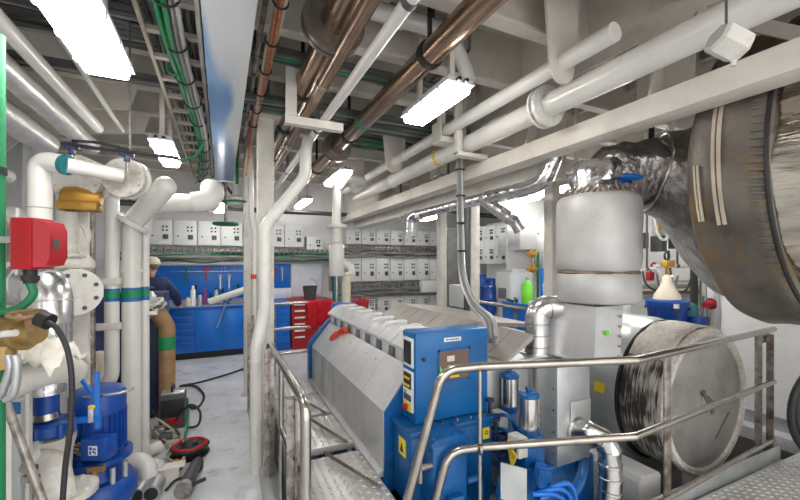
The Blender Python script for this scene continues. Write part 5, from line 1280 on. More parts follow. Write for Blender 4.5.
# green standing pipe + red box
q = at(-2, 250, D=1.5)
r = thing('green_pipe', 'dark green vertical pipe with black clamp, carrying the red box', 'pipe', (q.x, q.y, 0))
part('pipe_run', MB().cyl((q.x, q.y, 0), (q.x, q.y, 2.62), .022, 18), 'green', r)
part('clamp', MB().lathe((q.x, q.y, zy(171, 1.5)), (0, 0, 1), [(-.015, .023), (-.015, .027), (.015, .027), (.015, .023)], 18, cap=False), 'black', r)
arm_a = at(0, 240, D=1.5); arm_b = at(22, 240, D=1.5)
part('arm', MB().bar(arm_a, arm_b, .03, .025).box(at(17, 243, D=1.53) + V((-.006, -.01, -.13)), at(17, 243, D=1.53) + V((.006, .01, .14)), .002), 'galvanised', r)
part('steel_rod', MB().cyl(at(8, 222, D=1.56), at(8, 262, D=1.56), .009, 10).cyl(at(12, 222, D=1.56), at(12, 262, D=1.56), .009, 10), 'steel', r)
rb = at(33, 244, D=1.5)
r = thing('switch_box', 'bright red switch box on a bracket with a green cable gland', 'box', rb - V((0, 0, .12)))
ux = V((CA, -SA, 0)); Mx = Matrix((ux, V((SA, CA, 0)), V((0, 0, 1)))).transposed().to_4x4(); Mx.translation = rb
def rmb(): b = MB(); b.M = Mx; return b
part('body', rmb().box((-.042, -.05, -.10), (.040, .05, .10), .006), 'red_box', r)
part('cover', rmb().prism([(.042, -.045, -.092), (.042, -.045, .092), (.078, -.03, .085), (.088, -.025, .05), (.088, -.025, -.05), (.078, -.03, -.085)], (0, .08, 0)), 'red_metal', r)
part('cover_bolt', rmb().box((.088, -.012, -.02), (.094, .012, .02), .003), 'dark_grey', r)
part('lid_seam', rmb().box((-.043, -.0515, -.003), (.041, -.05, .003)), 'red_metal', r)
part('cable_gland', rmb().cyl((-.01, 0, -.155), (-.01, 0, -.10), .022, 14).lathe((-.01, 0, -.145), (0, 0, 1), [(0, .028), (.02, .028)], 8), 'black', r)
hose('green cable looping under the red switch box', [rb + V((-.01, 0, -.15)), rb + V((0.0, 0, -.20)), rb + V((-.04, 0, -.25)), rb + V((-.10, .01, -.262)), rb + V((-.16, .02, -.22)), rb + V((-.19, .03, -.12))], .015, 'green', 'cable', name='hanging_cable')
# silver lagged elbow
sa, sb, sc = at(-30, 286, D=1.95), at(40, 274, D=1.9), at(48, 316, D=1.88)
r = thing('lagged_elbow', 'silver sheet clad elbow pipe behind the red box', 'pipe', V((sc.x, sc.y, 1.2)))
ep = fillet([sa, at(47, 284, D=1.9), sc, sc + V((0, 0, -.03))], .13, 10)
part('pipe_run', MB().tube(ep, .098, 28), 'sheet_metal', r)
sm = MB()
for t in (.28, .42, .56, .70, .84):
    p, d_ = path_at(ep, t); sm.lathe(p, d_, [(-.005, .098), (-.003, .102), (.003, .102), (.005, .098)], 28, cap=False)
part('seam', sm, 'galvanised', r)
part('lower_jacket', MB().lathe(sc + V((0, 0, -.38)), (0, 0, 1), [(0, .07), (.36, .072)], 24), 'foil', r)
# brass valve
bq = at(5, 332, D=1.48)
r = thing('brass_valve', 'brass valve with bronze wheel and white lever below the red box', 'valve', bq - V((0, 0, .15)))
part('body', MB().lathe(bq + ux * -.12, ux, [(0, .05), (.06, .055), (.10, .062), (.14, .06), (.16, .052), (.185, .052), (.185, .07), (.205, .07), (.205, .05), (.25, .045)], 24).cyl(bq + ux * .0 + V((0, 0, -.13)), bq + ux * .0, .035, 18).cyl(bq + ux * .0 + V((0, 0, -.14)), bq + V((0, 0, -.10)), .042, 6), 'brass', r)
wq = at(27, 314, D=1.44)
part('wheel', MB().torus(wq, (.05, -.15, 1), .052, .008, 22, 8).bar(wq - V((.06, .0, 0)), wq + V((.06, 0, 0)), .014, .012).bar(wq - V((.0, .06, 0)), wq + V((.0, .06, 0)), .014, .012).cyl(wq, at(30, 330, D=1.41), .012, 10), 'brown_pipe_matte', r)
part('lever', MB().tube([at(-6, 335, D=1.33), at(16, 333, D=1.33)], .012, 12), 'pipe_white', r)
part('gland', MB().cyl(at(40, 318, D=1.40), at(50, 322, D=1.40), .03, 16), 'black', r)
for i, (x0, x1) in enumerate(((8, 2), (15, 14))):
    hose(('outer grey braided hose dropping from the brass valve, next to green pipe', 'inner grey braided hose under the brass valve, next to black hose')[i], [at(x0, 355, D=1.42), at(x0 + 2, 368, D=1.42), at(x1, 392, D=1.42), at(x1 - 8, 400, D=1.42)], .014, 'galvanised', group='braided hoses under the valve', name='hanging_hose')
hose('thick black rubber hose hanging from the brass valve to below', [at(48, 322, D=1.38), at(58, 330, D=1.38), at(68, 352, D=1.38), at(72, 385, D=1.38), at(70, 430, D=1.38), at(65, 470, D=1.38), at(60, 540, D=1.38)], .0092, 'rubber', name='hanging_hose')
# white lagged pipe and cloth
r = thing('lagged_pipe', 'white cloth lagged pipe crossing just under the brass valve', 'pipe', at(20, 400, D=1.75))
wp = fillet([at(-40, 412, D=1.75), at(20, 378, D=1.75), at(52, 368, D=1.85), at(70, 372, D=2.0)], .1)
part('lagging', MB().tube(wp, .075, 22), 'cast_white', r)
part('support', MB().box(at(20, 378, D=1.75) + V((-.02, .03, -.9)), at(20, 378, D=1.75) + V((.02, .07, -.05))), 'white_paint', r)
cl = at(46, 352, D=1.74); rr = random.Random(9); vs, fs = [], []
for i in range(15):
    for j in range(11):
        x, y = (i / 14 - .5), (j / 10 - .5)
        vs.append(cl + ux * x * .24 + V((SA, CA, 0)) * y * .22 + V((0, 0, .05 - .25 * (x * x + y * y) + .014 * math.sin(i * 1.7 + j) + .016 * math.sin(j * 2.3 - i * .9) + rr.uniform(-.005, .005))))
for i in range(14):
    for j in range(10): fs.append((i * 11 + j, i * 11 + j + 1, (i + 1) * 11 + j + 1, (i + 1) * 11 + j))
o = solo('lagging_cloth', MB().add(vs, fs), 'cloth_white', 'crumpled off-white lagging cloth bunched below the silver elbow', 'cloth', angle=80)
md = o.modifiers.new('thickness', 'SOLIDIFY'); md.thickness = .01
# steel panel at corner
q = at(8, 460, D=1.75)
r = thing('steel_locker', 'grey steel locker with a pale panel behind the leaning bare rod', 'cabinet', (q.x, q.y, 0))
Mx2 = Matrix((ux, V((SA, CA, 0)), V((0, 0, 1)))).transposed().to_4x4(); Mx2.translation = V((q.x, q.y, 0))
def lmb(): b = MB(); b.M = Mx2; return b
part('body', lmb().box((-.35, 0, 0), (.055, .025, zy(398, 1.75)), .004), 'drum_grey', r)
part('pale_panel', lmb().box((-.2, -.006, .3), (.02, 0, zy(416, 1.75)), .003), 'paper', r)
part('blue_edge', lmb().box((-.30, -.004, zy(414, 1.75)), (.06, 0, zy(402, 1.75)), .002), 'machine_blue', r)
pipe('steel_rod', 'bare steel rod leaning diagonally before the locker', [at(4, 398, D=1.62), at(48, 515, D=1.62)], .016, 'worn_steel')
# small pump with blue ring
def lathe_at(px, D, stack, m): 
    p = up(px, D); return p
p = up(46, 2.0)
r = thing('sea_water_pump', 'white cast pump with blue clamp ring and blue neck under the lagged pipe', 'pump', (p.x, p.y, 0))
part('neck', MB().lathe((p.x, p.y, zy(412, 2.0)), (0, 0, 1), [(0, .055), (.14, .055), (.16, .075), (.2, .075)], 20), 'motor_blue', r)
part('shaft', MB().lathe((p.x, p.y, zy(418, 2.0)), (0, 0, 1), [(0, .06), (.06, .05)], 18), 'steel', r)
part('clamp_ring', MB().lathe((p.x, p.y, zy(434, 2.0)), (0, 0, 1), [(0, .10), (.01, .115), (.06, .115), (.07, .10)], 28), 'motor_blue', r)
cb = MB()
for k in range(8): cb.cyl((p.x + .12 * math.cos(k * .785), p.y + .12 * math.sin(k * .785), zy(434, 2.0)), (p.x + .12 * math.cos(k * .785), p.y + .12 * math.sin(k * .785), zy(434, 2.0) + .07), .014, 8)
parts('clamp_bolt', cb, 'motor_blue', r)
zz = zy(434, 2.0)
part('casing', MB().lathe((p.x, p.y, zz - .50), (0, 0, 1), [(-.35, .07), (0, .09), (.2, .10), (.40, .11), (.46, .125), (.49, .125)], 26), 'cast_white', r)
fq = at(38, 462, D=1.9); fa = V((-.3, -.9, .1))
part('side_flange', MB().flange(fq, V((.85, .3, .1)), .115, .03, 8), 'cast_white', r)
part('side_elbow', MB().tube(fillet([fq, at(54, 462, D=1.85), at(62, 500, D=1.85), at(62, 530, D=1.85)], .1), .06, 20), 'cast_white', r)
part('foot_flange', MB().flange(at(66, 492, D=1.9), V((0, 0, 1)), .13, .03, 8), 'cast_white', r)
for k, (px, py) in enumerate(((22, 468), (24, 478))):
    q = at(px, py, D=1.72); solo('hex_fitting', MB().cyl(q, q + ux * .06, .018, 6).cyl(q + ux * .02, q + ux * .04, .024, 6), 'steel', ('upper hexagonal steel fitting on the locker side', 'lower hexagonal steel fitting on the locker side')[k], 'fitting', 'hexagonal fittings')
# big blue motor
p = up(98, 2.3); zt, zf = zy(386, 2.3), zy(455, 2.3)
r = thing('electric_motor', 'large upright blue electric motor with finned barrel and terminal box', 'motor', (p.x, p.y, 0))
R_ = .135
part('barrel', MB().lathe((p.x, p.y, zf + .02), (0, 0, 1), [(0, R_ * .94), (zt - zf - .17, R_ * .94)], 36), 'motor_blue', r)
fm = MB()
for k in range(28):
    a_ = 2 * math.pi * k / 28
    fm.bar((p.x + R_ * .98 * math.cos(a_), p.y + R_ * .98 * math.sin(a_), zf + .05), (p.x + R_ * .98 * math.cos(a_), p.y + R_ * .98 * math.sin(a_), zt - .14), .005, .024, up=(math.cos(a_), math.sin(a_), 0))
part('cooling_fins', fm, 'motor_blue', r)
part('fan_cover', MB().lathe((p.x, p.y, zt - .15), (0, 0, 1), [(0, R_ * 1.04), (.10, R_ * 1.05), (.13, R_ * .98), (.145, R_ * .7), (.148, 0)], 36), 'motor_blue', r)
part('flange', MB().flange((p.x, p.y, zf), (0, 0, 1), .175, .03, 8, .012), 'motor_blue', r)
part('lantern', MB().lathe((p.x, p.y, zf - .22), (0, 0, 1), [(0, .15), (.05, .12), (.2, .12)], 28), 'motor_blue', r)
part('pump_volute', MB().lathe((p.x, p.y, .25), (0, 0, 1), [(-.25, .1), (0, .17), (.06, .20), (.14, .20), (.18, .17)], 28), 'motor_blue', r)
part('motor_logo', MB(), 'plate_white', r) if False else None
tb = at(97, 448, D=2.13)
Mx3 = Matrix((ux, V((SA, CA, 0)), V((0, 0, 1)))).transposed().to_4x4(); Mx3.translation = tb
def tmb(): b = MB(); b.M = Mx3; return b
part('terminal_box', tmb().box((-.072, -.03, -.06), (.072, .06, .06), .008), 'motor_blue', r)
part('emblem', tmb().box((-.022, -.033, -.026), (.026, -.0305, .026)), 'plate_white', r, label='white square emblem')
em = tmb()
for (a_, b_, c_, d_) in ((-.016, .004, -.002, .020), (.004, .004, .020, .014), (-.016, -.020, -.006, -.002), (.002, -.012, .012, .0), (.014, -.020, .020, -.004)): em.box((a_, -.0345, b_), (c_, -.0325, d_))
part('emblem_mark', em, 'motor_blue', r)
gm = tmb().cyl((-.105, 0, .02), (-.07, 0, .02), .013, 8).cyl((-.105, 0, -.03), (-.07, 0, -.03), .013, 8)
part('cable_gland', gm, 'brass', r)
wm = tmb()
for k in range(3): wm.tube(smooth_path([V((-.10, 0, -.03 + .02 * k)), V((-.15, .0, -.02 + .02 * k)), V((-.2, .02, -.05 + .02 * k)), V((-.24, .04, -.12))], 4), .006, 7)
part('wire', wm, 'cable_tan', r)
part('brass_cock', MB().cyl(at(95, 470, D=2.12), at(95, 482, D=2.12), .014, 10).bar(at(88, 470, D=2.12), at(104, 468, D=2.12), .02, .03).cyl(at(93, 490, D=2.12), at(95, 478, D=2.12), .010, 8), 'brass', r)
for k in range(5):
    bq_ = p + V((.16 * math.cos(-2.4 + .5 * k), .16 * math.sin(-2.4 + .5 * k), 0)); part('stud', MB().cyl((bq_.x, bq_.y, .40), (bq_.x, bq_.y, .52), .014, 8), 'galvanised', r)
# blue frame bars before the motor
r = thing('angle_stand', 'bright blue angle frame standing across the motor top', 'frame', at(98, 440, D=2.08))
part('upright', MB().bar(at(97, 372, D=2.08), at(98, 428, D=2.08), .028, .02), 'bright_blue', r)
part('cross_bar', MB().bar(at(64, 422, D=2.06), at(99, 418, D=2.06), .025, .03), 'bright_blue', r)
part('brace', MB().bar(at(78, 375, D=2.08), at(95, 398, D=2.08), .014, .014), 'bright_blue', r)
part('clamp', MB().box(at(91, 413, D=2.05) + V((-.012, -.01, -.05)), at(91, 413, D=2.05) + V((.012, .01, .04)), .003), 'galvanised', r)
part('yellow_cap', MB().cyl(at(90, 407, D=2.03), at(94, 407, D=2.03), .010, 8), 'yellow', r)
part('spout', MB().tube([at(84, 398, D=2.1), at(120, 393, D=2.15), at(134, 388, D=2.2)], .008, 8), 'steel', r)
# objects further behind the motor
p = up(92, 3.5)
solo('blue_locker', MB().box((p.x - .16, p.y, 0), (p.x + .12, p.y + .35, zy(300, 3.5)), .01), 'navy', 'dark navy locker behind the slim standing pipe', 'cabinet')
p = up(99, 3.3)
solo('cream_bottle', MB().lathe((p.x, p.y, .35), (0, 0, 1), [(-.35, .06), (0, .06), (.55, .06), (.60, .04), (.95 - .35, .04)], 18), 'cream', 'cream upright canister between locker and standing pipes', 'canister')
p = up(152, 4.2)
solo('blue_cabinet', MB().box((p.x - .35, p.y, 0), (p.x + .12, p.y + .4, zy(293, 4.2)), .01), 'navy', 'navy cabinet behind the thickest standing pipe', 'cabinet')
p = up(167, 4.1)
r = thing('brown_pipe', 'brown standing pipe with green band and a bolted elbow at top', 'pipe', (p.x, p.y, 0))
ztop = zy(322, 4.1)
part('pipe_run', MB().tube(fillet([(p.x, p.y, 0), (p.x, p.y, zy(326, 4.1)), tuple(at(152, 304, D=4.0))], .16), .08, 22), 'brown_pipe_matte', r)
part('colour_band', MB().lathe((p.x, p.y, zy(349, 4.1)), (0, 0, 1), [(0, .0845), (.14, .0845)], 28), 'band_green', r, label='green painted band')
ed = (at(152, 304, D=4.0) - V((p.x, p.y, zy(326, 4.1)))).normalized()
part('flange', MB().flange(at(155, 308, D=4.02), ed, .12, .025, 8), 'galvanised', r)
part('flange', MB().flange(at(152, 304, D=4.0), ed, .12, .025, 8), 'cast_white', r)
part('valve_body', MB().lathe(at(151, 303, D=4.0), ed, [(0, .07), (.05, .08), (.10, .07), (.13, .04)], 22), 'galvanised', r)
part('bolts', MB().cyl(at(150, 318, D=3.95), at(162, 305, D=3.95), .015, 8), 'steel', r)
# ================================================================ CLUTTER ON THE WALKWAY
q = at(172, 429, Z=.0)
r = thing('welding_set', 'grey welding set with a red nameplate on the walkway', 'machine', (q.x, q.y, 0))
part('body', MB().box((q.x - .11, q.y - .02, 0), (q.x + .12, q.y + .18, .36), .015), 'dark_grey', r)
part('top_panel', MB().box((q.x - .10, q.y + .0, .33), (q.x + .11, q.y + .17, .375), .004), 'galvanised', r)
part('red_plate', MB().box((q.x - .05, q.y - .027, .06), (q.x + .08, q.y - .02, .12), .003), 'red_box', r)
part('front_panel', MB().box((q.x - .10, q.y - .025, .13), (q.x + .11, q.y - .02, .31), .003), 'black', r)
part('handle', MB().tube(fillet([(q.x, q.y + .02, .37), (q.x, q.y + .02, .43), (q.x, q.y + .15, .43), (q.x, q.y + .15, .37)], .03), .012, 8), 'black', r)
q = at(190, 449, Z=.05)
r = thing('cable_reel', 'red and black cable reel lying flat among the tools', 'reel', (q.x, q.y, 0))
part('drum', MB().lathe((q.x, q.y, 0), (0, 0, 1), [(0, .15), (.015, .16), (.02, .11), (.075, .11), (.08, .16), (.09, .15)], 28), 'black', r)
part('red_rim', MB().torus((q.x, q.y, .092), (0, 0, 1), .125, .014, 28, 8), 'red_box', r)
part('hub', MB().lathe((q.x, q.y, .09), (0, 0, 1), [(0, .07), (.02, .06), (.03, .02)], 18), 'black', r)
parts('socket', MB().ball((q.x - .03, q.y + .02, .12), .022, 10, 6).ball((q.x + .04, q.y - .02, .12), .022, 10, 6), 'dark_grey', r)
def tool_obj(name, label, parts_, loc, cat='tool', group='tools scattered on the walkway'):
    t = thing(name, label, cat, loc, group)
    for (n_, m_, mm) in parts_: part(n_, m_, mm, t)
    return t
g0, g1 = at(184, 488, Z=.06), at(197, 462, Z=.06)
dg_ = (g1 - g0).normalized()
tool_obj('angle_grinder', 'grey angle grinder lying on the walkway next to the cable reel', [
    ('body', MB().tube([g0 + dg_ * .02, g0 + dg_ * .10, g1 - dg_ * .02, g1 + dg_ * .05], [.045, .05, .04, .022], 16), 'dark_grey'),
    ('head', MB().lathe(g0, -dg_, [(-.03, .05), (.02, .055), (.03, .045), (.035, .02)], 18), 'galvanised'),
    ('disc', MB().lathe(g0 - dg_ * .04, dg_, [(0, .06), (.006, .06)], 24), 'worn_steel'), ('side_handle', MB().cyl(g0 + V((.05, .02, 0)), g0 + V((.14, .05, .01)), .014, 10), 'black')], (g0.x, g0.y, 0))
t0, t1 = at(172, 485, Z=.05), at(178, 478, Z=.05)
for i, (px, py, rr_, l) in enumerate(((151, 494, .055, 'larger cut pipe offcut lying with open end up'), (137, 496, .048, 'smaller cut pipe offcut lying near the motor'))):
    q0 = at(px, py, Z=.06); q1 = q0 + V((.02, .16, .0))
    r = thing('pipe_offcut', l, 'pipe', (q0.x, q0.y, 0), 'pipe offcuts on the walkway')
    part('pipe_run', MB().tube([q0, q1], rr_, 22), 'galvanised', r)
    part('bore', MB().cyl(q0 - V((.0004, .004, 0)), q0, rr_ * .82, 22), 'black', r)
q = at(168, 478, Z=.01)
solo('paper_sheet', MB().box((q.x - .14, q.y - .05, .10), (q.x + .12, q.y + .06, .104)).box((q.x - .1, q.y - .04, 0), (q.x + .08, q.y + .05, .1)), 'paper', 'pale paper sheet on a box among the tools', 'paper')
a1, b1_ = at(176, 470, Z=.07), at(184, 458, Z=.07)
tool_obj('hammer', 'wooden handled hammer lying across the tool pile', [('handle', MB().tube([a1, b1_], .016, 10), 'wood'), ('head', MB().bar(a1 + V((-.05, -.0, 0)), a1 + V((.04, .03, 0)), .035, .035, bev=.006), 'worn_steel')], (a1.x, a1.y, .03))
solo('tool_bag', MB().ball(at(152, 470, Z=.06), (.12, .14, .08), 16, 10), 'galvanised', 'slumped grey tool bag between motor and reel', 'bag')
solo('glove', MB().ball(at(172, 466, Z=.05), (.06, .05, .025), 12, 8).ball(at(176, 462, Z=.05), (.03, .05, .015), 10, 6), 'wood', 'brown leather work glove on the tool pile', 'glove')
solo('paper_roll', MB().cyl(at(146, 452, Z=.06), at(160, 446, Z=.06), .05, 16), 'paper', 'roll of pale paper by the standing pipe foot', 'paper')
pipe('white_pipe', 'white elbow pipe bending down beside the big blue motor', [at(128, 466, D=2.75), at(138, 460, D=2.75), at(147, 465, D=2.75), at(150, 476, D=2.75)], .052, 'pipe_white', smooth=True)
def fhose(label, pts, rr_, m, group='cables on the walkway'):
    return hose(label, [at(x, y, Z=z) for (x, y, z) in pts], rr_, m, 'cable', group, 'cable')
fhose('black cable curling on the floor in front of the workbench', [(180, 402, .02), (196, 408, .02), (204, 396, .02), (195, 386, .02), (180, 386, .02), (196, 383, .02), (215, 378, .015), (240, 370, .015), (252, 364, .015)], .014, 'rubber')
fhose('black cable looping over the welding set', [(176, 420, .10), (190, 405, .35), (200, 412, .2), (198, 425, .03), (186, 428, .03)], .012, 'rubber')
fhose('green hose hanging down the welding set', [(187, 398, .25), (188, 412, .12), (187, 428, .04), (183, 444, .03)], .013, 'green')
fhose('pale welding cable trailing to the reel', [(155, 418, .16), (165, 424, .10), (178, 434, .015), (184, 442, .10)], .011, 'cable_tan')
fhose('black cable trailing from the reel past the grinder', [(196, 452, .04), (202, 460, .02), (200, 470, .02), (190, 476, .02), (176, 480, .02), (166, 490, .02)], .010, 'rubber')
fhose('second pale cable snaking beside the standing pipe', [(150, 425, .12), (158, 434, .06), (170, 446, .04), (166, 456, .03), (174, 462, .02)], .010, 'cable_tan')
fhose('dark cable bunched by the welding set', [(152, 410, .2), (160, 418, .1), (170, 424, .05), (180, 436, .03), (172, 440, .03)], .012, 'cable_dark')
for i in range(3):
    q = at(158 + 7 * i, 432 + 5 * i, Z=.05)
    solo('scrap_block', MB().box((q.x - .05, q.y - .04, 0), (q.x + .06, q.y + .05, .10 - .02 * i), .012), ('worn_steel', 'dark_grey', 'cable_tan')[i], ('rusty steel scrap block behind the cable reel', 'black scrap block behind the cable reel', 'tan wooden chock behind the cable reel')[i], 'block')

# ================================================================ STARBOARD BACKGROUND
# flexible cable conduit hanging by the pillar
cp = [at(459, 60, D=3.98), at(460, 170, D=3.98), at(461, 240, D=3.92), at(463, 280, D=3.7), at(474, 308, D=3.2), at(489, 326, D=2.75), at(492, 345, D=2.62)]
r = thing('cable_conduit', 'grey flexible cable bundle hanging down the pillar and curving to the control cabinet', 'cables', cp[-1])
for k in range(5):
    off = V((.022 * math.cos(k * 1.26), .022 * math.sin(k * 1.26), .01 * k))
    part('cable', MB().tube(smooth_path([q + off * (1 if i < 5 else 1.4) for i, q in enumerate(cp)], 6), .017, 8), 'cable_grey' if k % 2 else 'galvanised', r)
for i in range(4): 
    q = cp[1].lerp(cp[3], i / 4); part('cable_tie', MB().torus(q, (0, 0, 1), .045, .008, 16, 6), 'black', r)
part('mount', MB().box(cp[0] + V((-.02, 0, .0)), V((cp[0].x + .02, cp[0].y + .02, CEIL))), 'dark_grey', r)
solo('bundle_backing', MB().box((2.78, 4.0, 1.0), (2.855, 4.03, 3.1), .004), 'dark_grey', 'dark backing strip fixed beside the white pillar', 'strip')
r = thing('handrail', 'stainless single rail running past the blue pumps', 'railing', (3.6, 3.8, 0))
part('rail_bar', MB().tube([(3.6, 2.7, 1.12), (3.6, 5.4, 1.12)], .024, 12), 'steel', r)
for y in (2.75, 4.0, 5.35): part('post_bar', MB().box((3.59, y - .02, 0 if y > 4.75 else -.6), (3.61, y + .02, 1.12)), 'worn_steel', r)
def tower(px, py_top, py_bot, D, w, label, name, m, dp=None, cat='cabinet', extra=None):
    p = at(px, py_bot, D=D); zt = zy(py_top, D)
    return p, zt
# grey cabinet with lighter face
p = at(496, 318, D=6.2); z1 = zy(272, 6.2)
r = thing('electrical_cabinet', 'pale grey free standing cabinet among the blue pumps', 'cabinet', (p.x, p.y, 0))
part('body', MB().box((p.x, p.y - .35, 0), (p.x + .45, p.y + .0, z1), .008), 'cabinet', r)
part('door', MB().box((p.x - .012, p.y - .34, .2), (p.x, p.y - .01, z1 - .02), .004), 'cabinet_door', r)
part('label_plate', MB().box((p.x - .018, p.y - .26, z1 - .42), (p.x - .012, p.y - .08, z1 - .25)), 'cable_grey', r)
part('small_box', MB().box((p.x + .02, p.y - .36, z1), (p.x + .3, p.y - .1, z1 + .05)), 'cabinet', r)
for i, (px, py, D, s, l) in enumerate(((481, 284, 6.9, .11, 'tall blue pump nearest the pillar'), (489, 297, 6.2, .10, 'round blue pump low beside the pale cabinet'), (477, 300, 6.4, .09, 'small blue pump low behind the pillar'), (491, 288, 7.2, .10, 'blue pump at the back against the bulkhead panel'))):
    q = at(px, py, D=D)
    r = thing('blue_pump', l, 'pump', (q.x, q.y, 0), 'blue pumps beyond the pillar')
    part('body', MB().lathe((q.x, q.y, q.z - .35), (0, 0, 1), [(-.3, s * .7), (0, s), (.38, s), (.40, s * .85), (.52, s * .85), (.54, s * .6)], 22), 'motor_blue', r)
    part('flange', MB().flange((q.x, q.y, q.z - .05), (0, 0, 1), s * 1.25, .04, 8), 'motor_blue', r)
    part('inlet', MB().cyl((q.x - s * 1.5, q.y, q.z - .2), (q.x, q.y, q.z - .2), s * .45, 14).flange((q.x - s * 1.5, q.y, q.z - .2), (1, 0, 0), s * .7, .04, 6), 'bright_blue', r)
    part('foot', MB().box((q.x - s, q.y - s, 0), (q.x + s, q.y + s, max(.05, q.z - .6))), 'motor_blue', r)
p0_, p1_ = at(505, 322, D=5.6), at(546, 322, D=5.0)
r = thing('blue_tank', 'long bright blue tank box behind the single rail', 'tank', (p0_.x, p0_.y, 0))
part('body', MB().box((p0_.x - .05, p1_.y - .1, 0), (p0_.x + .5, p0_.y, zy(303, 5.6)), .01), 'bench_blue', r)
part('lid', MB().box((p0_.x - .06, p1_.y - .11, zy(303, 5.6)), (p0_.x + .51, p0_.y + .01, zy(303, 5.6) + .03), .004), 'bench_blue', r)
lt = zy(303, 5.6) + .03
p = at(527, 300, D=5.25)
r = thing('gas_bottle', 'lime green gas bottle standing on the blue tank', 'bottle', (p.x, p.y, lt))
part('body', MB().lathe((p.x, p.y, lt), (0, 0, 1), [(0, .075), (.25, .075), (.30, .05), (.32, .03)], 20), 'lime', r)
part('valve', MB().cyl((p.x, p.y, lt + .32), (p.x, p.y, lt + .37), .02, 10), 'steel', r)
p = at(509, 304, D=5.45); solo('hand_tools', MB().bar((p.x - .02, p.y - .1, lt + .02), (p.x + .1, p.y + .15, lt + .02), .03, .03).bar((p.x + .05, p.y - .1, lt + .02), (p.x + .16, p.y + .05, lt + .04), .04, .04), 'black', 'black hand tools lying on the blue tank', 'tools')
p = at(542, 285, D=5.6)
r = thing('filter_unit', 'blue tubed filter unit behind the wrapped stack', 'filter', (p.x, p.y, 0))
for k in range(3): part('filter_pipe', MB().cyl((p.x + .08 * k, p.y, .3), (p.x + .08 * k, p.y, zy(268 + 4 * k, 5.6)), .025, 10), ('bright_blue', 'green', 'galvanised')[k], r)
part('filter_bowl', MB().lathe((p.x + .08, p.y - .05, 1.15), (0, 0, 1), [(0, .08), (.25, .1), (.3, .06)], 18), 'plastic_clear', r)
part('loop_hose', MB().torus((p.x + .1, p.y - .12, 1.45), (0, 1, 0), .13, .014, 22, 8, 0, math.pi), 'bright_blue', r)
part('base', MB().box((p.x - .1, p.y - .1, 0), (p.x + .3, p.y + .1, 1.15), .01), 'motor_blue', r)
for k in range(2):
    q = at(532, 254 + 15 * k, D=6.1)
    solo('yellow_valve', MB().lathe(q - V((0, 0, .06)), (0, 0, 1), [(0, .03), (.05, .07), (.1, .05), (.14, .02)], 14).box(q + V((-.1, -.03, -.02)), q + V((.1, .03, .03)), .008).cyl(q + V((0, 0, -.06)), V((q.x, q.y, 1.0)) if k else q + V((0, 0, -.2)), .012, 8), 'gold_cast', ('upper yellow wall valve by the white cabinets', 'lower yellow wall valve by the white cabinets')[k], 'valve', 'yellow wall valves')
for k in range(4):
    p = at(533 + 5 * k, 270, D=6.2); pipe('thin_pipe', '%s thin wall pipe from the yellow valves' % ORD[k], [(p.x, p.y, .0), (p.x, p.y, 1.9)], .022, ('galvanised', 'green', 'galvanised', 'steel')[k], group='thin wall pipes by the yellow valves')
p = at(448, 305, D=6.3)
r = thing('starter_box', 'white starter box with a red and yellow switch by the far pillar', 'box', (p.x, p.y, 0))
part('body', MB().box((p.x + .08, p.y - .3, 1.0), (p.x + .42, p.y + .1, 1.36), .01), 'cabinet', r)
part('switch', MB().cyl((p.x + .2, p.y - .33, 1.15), (p.x + .2, p.y - .30, 1.15), .04, 12), 'red_box', r); part('switch_plate', MB().box((p.x + .14, p.y - .31, 1.09), (p.x + .26, p.y - .30, 1.21)), 'yellow', r)
part('post_bar', MB().box((p.x + .25, p.y - .1, 0), (p.x + .35, p.y, 1.0)), 'galvanised', r)
p = at(450, 262, D=7.4)
solo('door_leaf', MB().box((p.x - .05, p.y, 0), (p.x + .35, p.y + .05, zy(228, 7.4)), .01), 'cable_grey', 'dark grey door leaf behind the pillars', 'door')
# white tank behind the stack
r = thing('day_tank', 'white day tank side with studs behind the round guard', 'tank', (3.9, 3.2, -.6))
part('body', MB().box((3.30, 2.95, -.6), (4.45, 3.45, 1.26), .01), 'wall_paint', r)
bb = MB()
for k in range(4):
    bb.cyl((3.62 + .14 * k, 2.945, 1.1), (3.62 + .14 * k, 2.955, 1.1), .008, 6); bb.cyl((3.62 + .14 * k, 2.945, .9 + .05 * k), (3.62 + .14 * k, 2.955, .9 + .05 * k), .008, 6)
parts('stud', bb, 'dark_grey', r)
hp = at(610, 318, D=3.65)
r = thing('hose_loop', 'green hose looped in a coil behind the round guard', 'hose', hp - V((0, 0, .14)))
for k in range(3): part('hose_turn', MB().torus(hp + V((.012 * k, .012 * k, .01 * k)), (.4, -.9, .1), .13 - .012 * k, .009, 30, 8), 'green', r)
part('hanging_hook', MB().cyl(hp + V((0, .0, .13)), hp + V((.1, .3, .13)), .008, 8), 'steel', r)
# separator
sp = at(667, 320, D=4.7)
sz = zy(299, 4.7)
r = thing('oil_separator', 'blue bowl separator with a cream conical hood', 'separator', (sp.x, sp.y, 0))
part('bowl', MB().lathe((sp.x, sp.y, sz - .32), (0, 0, 1), [(0, .16), (.06, .2), (.2, .21), (.24, .23), (.30, .23), (.32, .2)], 32), 'motor_blue', r)
part('hood', MB().lathe((sp.x, sp.y, sz), (0, 0, 1), [(0, .15), (.05, .14), (.14, .085), (.22, .055), (.27, .05), (.30, .02)], 28), 'cream', r)
part('top_valve', MB().box((sp.x - .07, sp.y - .04, sz + .40), (sp.x + .10, sp.y + .04, sz + .48), .01).cyl((sp.x, sp.y, sz + .3), (sp.x, sp.y, sz + .42), .02, 10), 'gold_cast', r)
part('hose_fitting', MB().torus((sp.x, sp.y, sz + .53), (0, 1, 0), .05, .012, 16, 6).cyl((sp.x + .03, sp.y, sz + .48), (sp.x + .03, sp.y, sz + .6), .014, 8), 'black', r)
hl = MB()
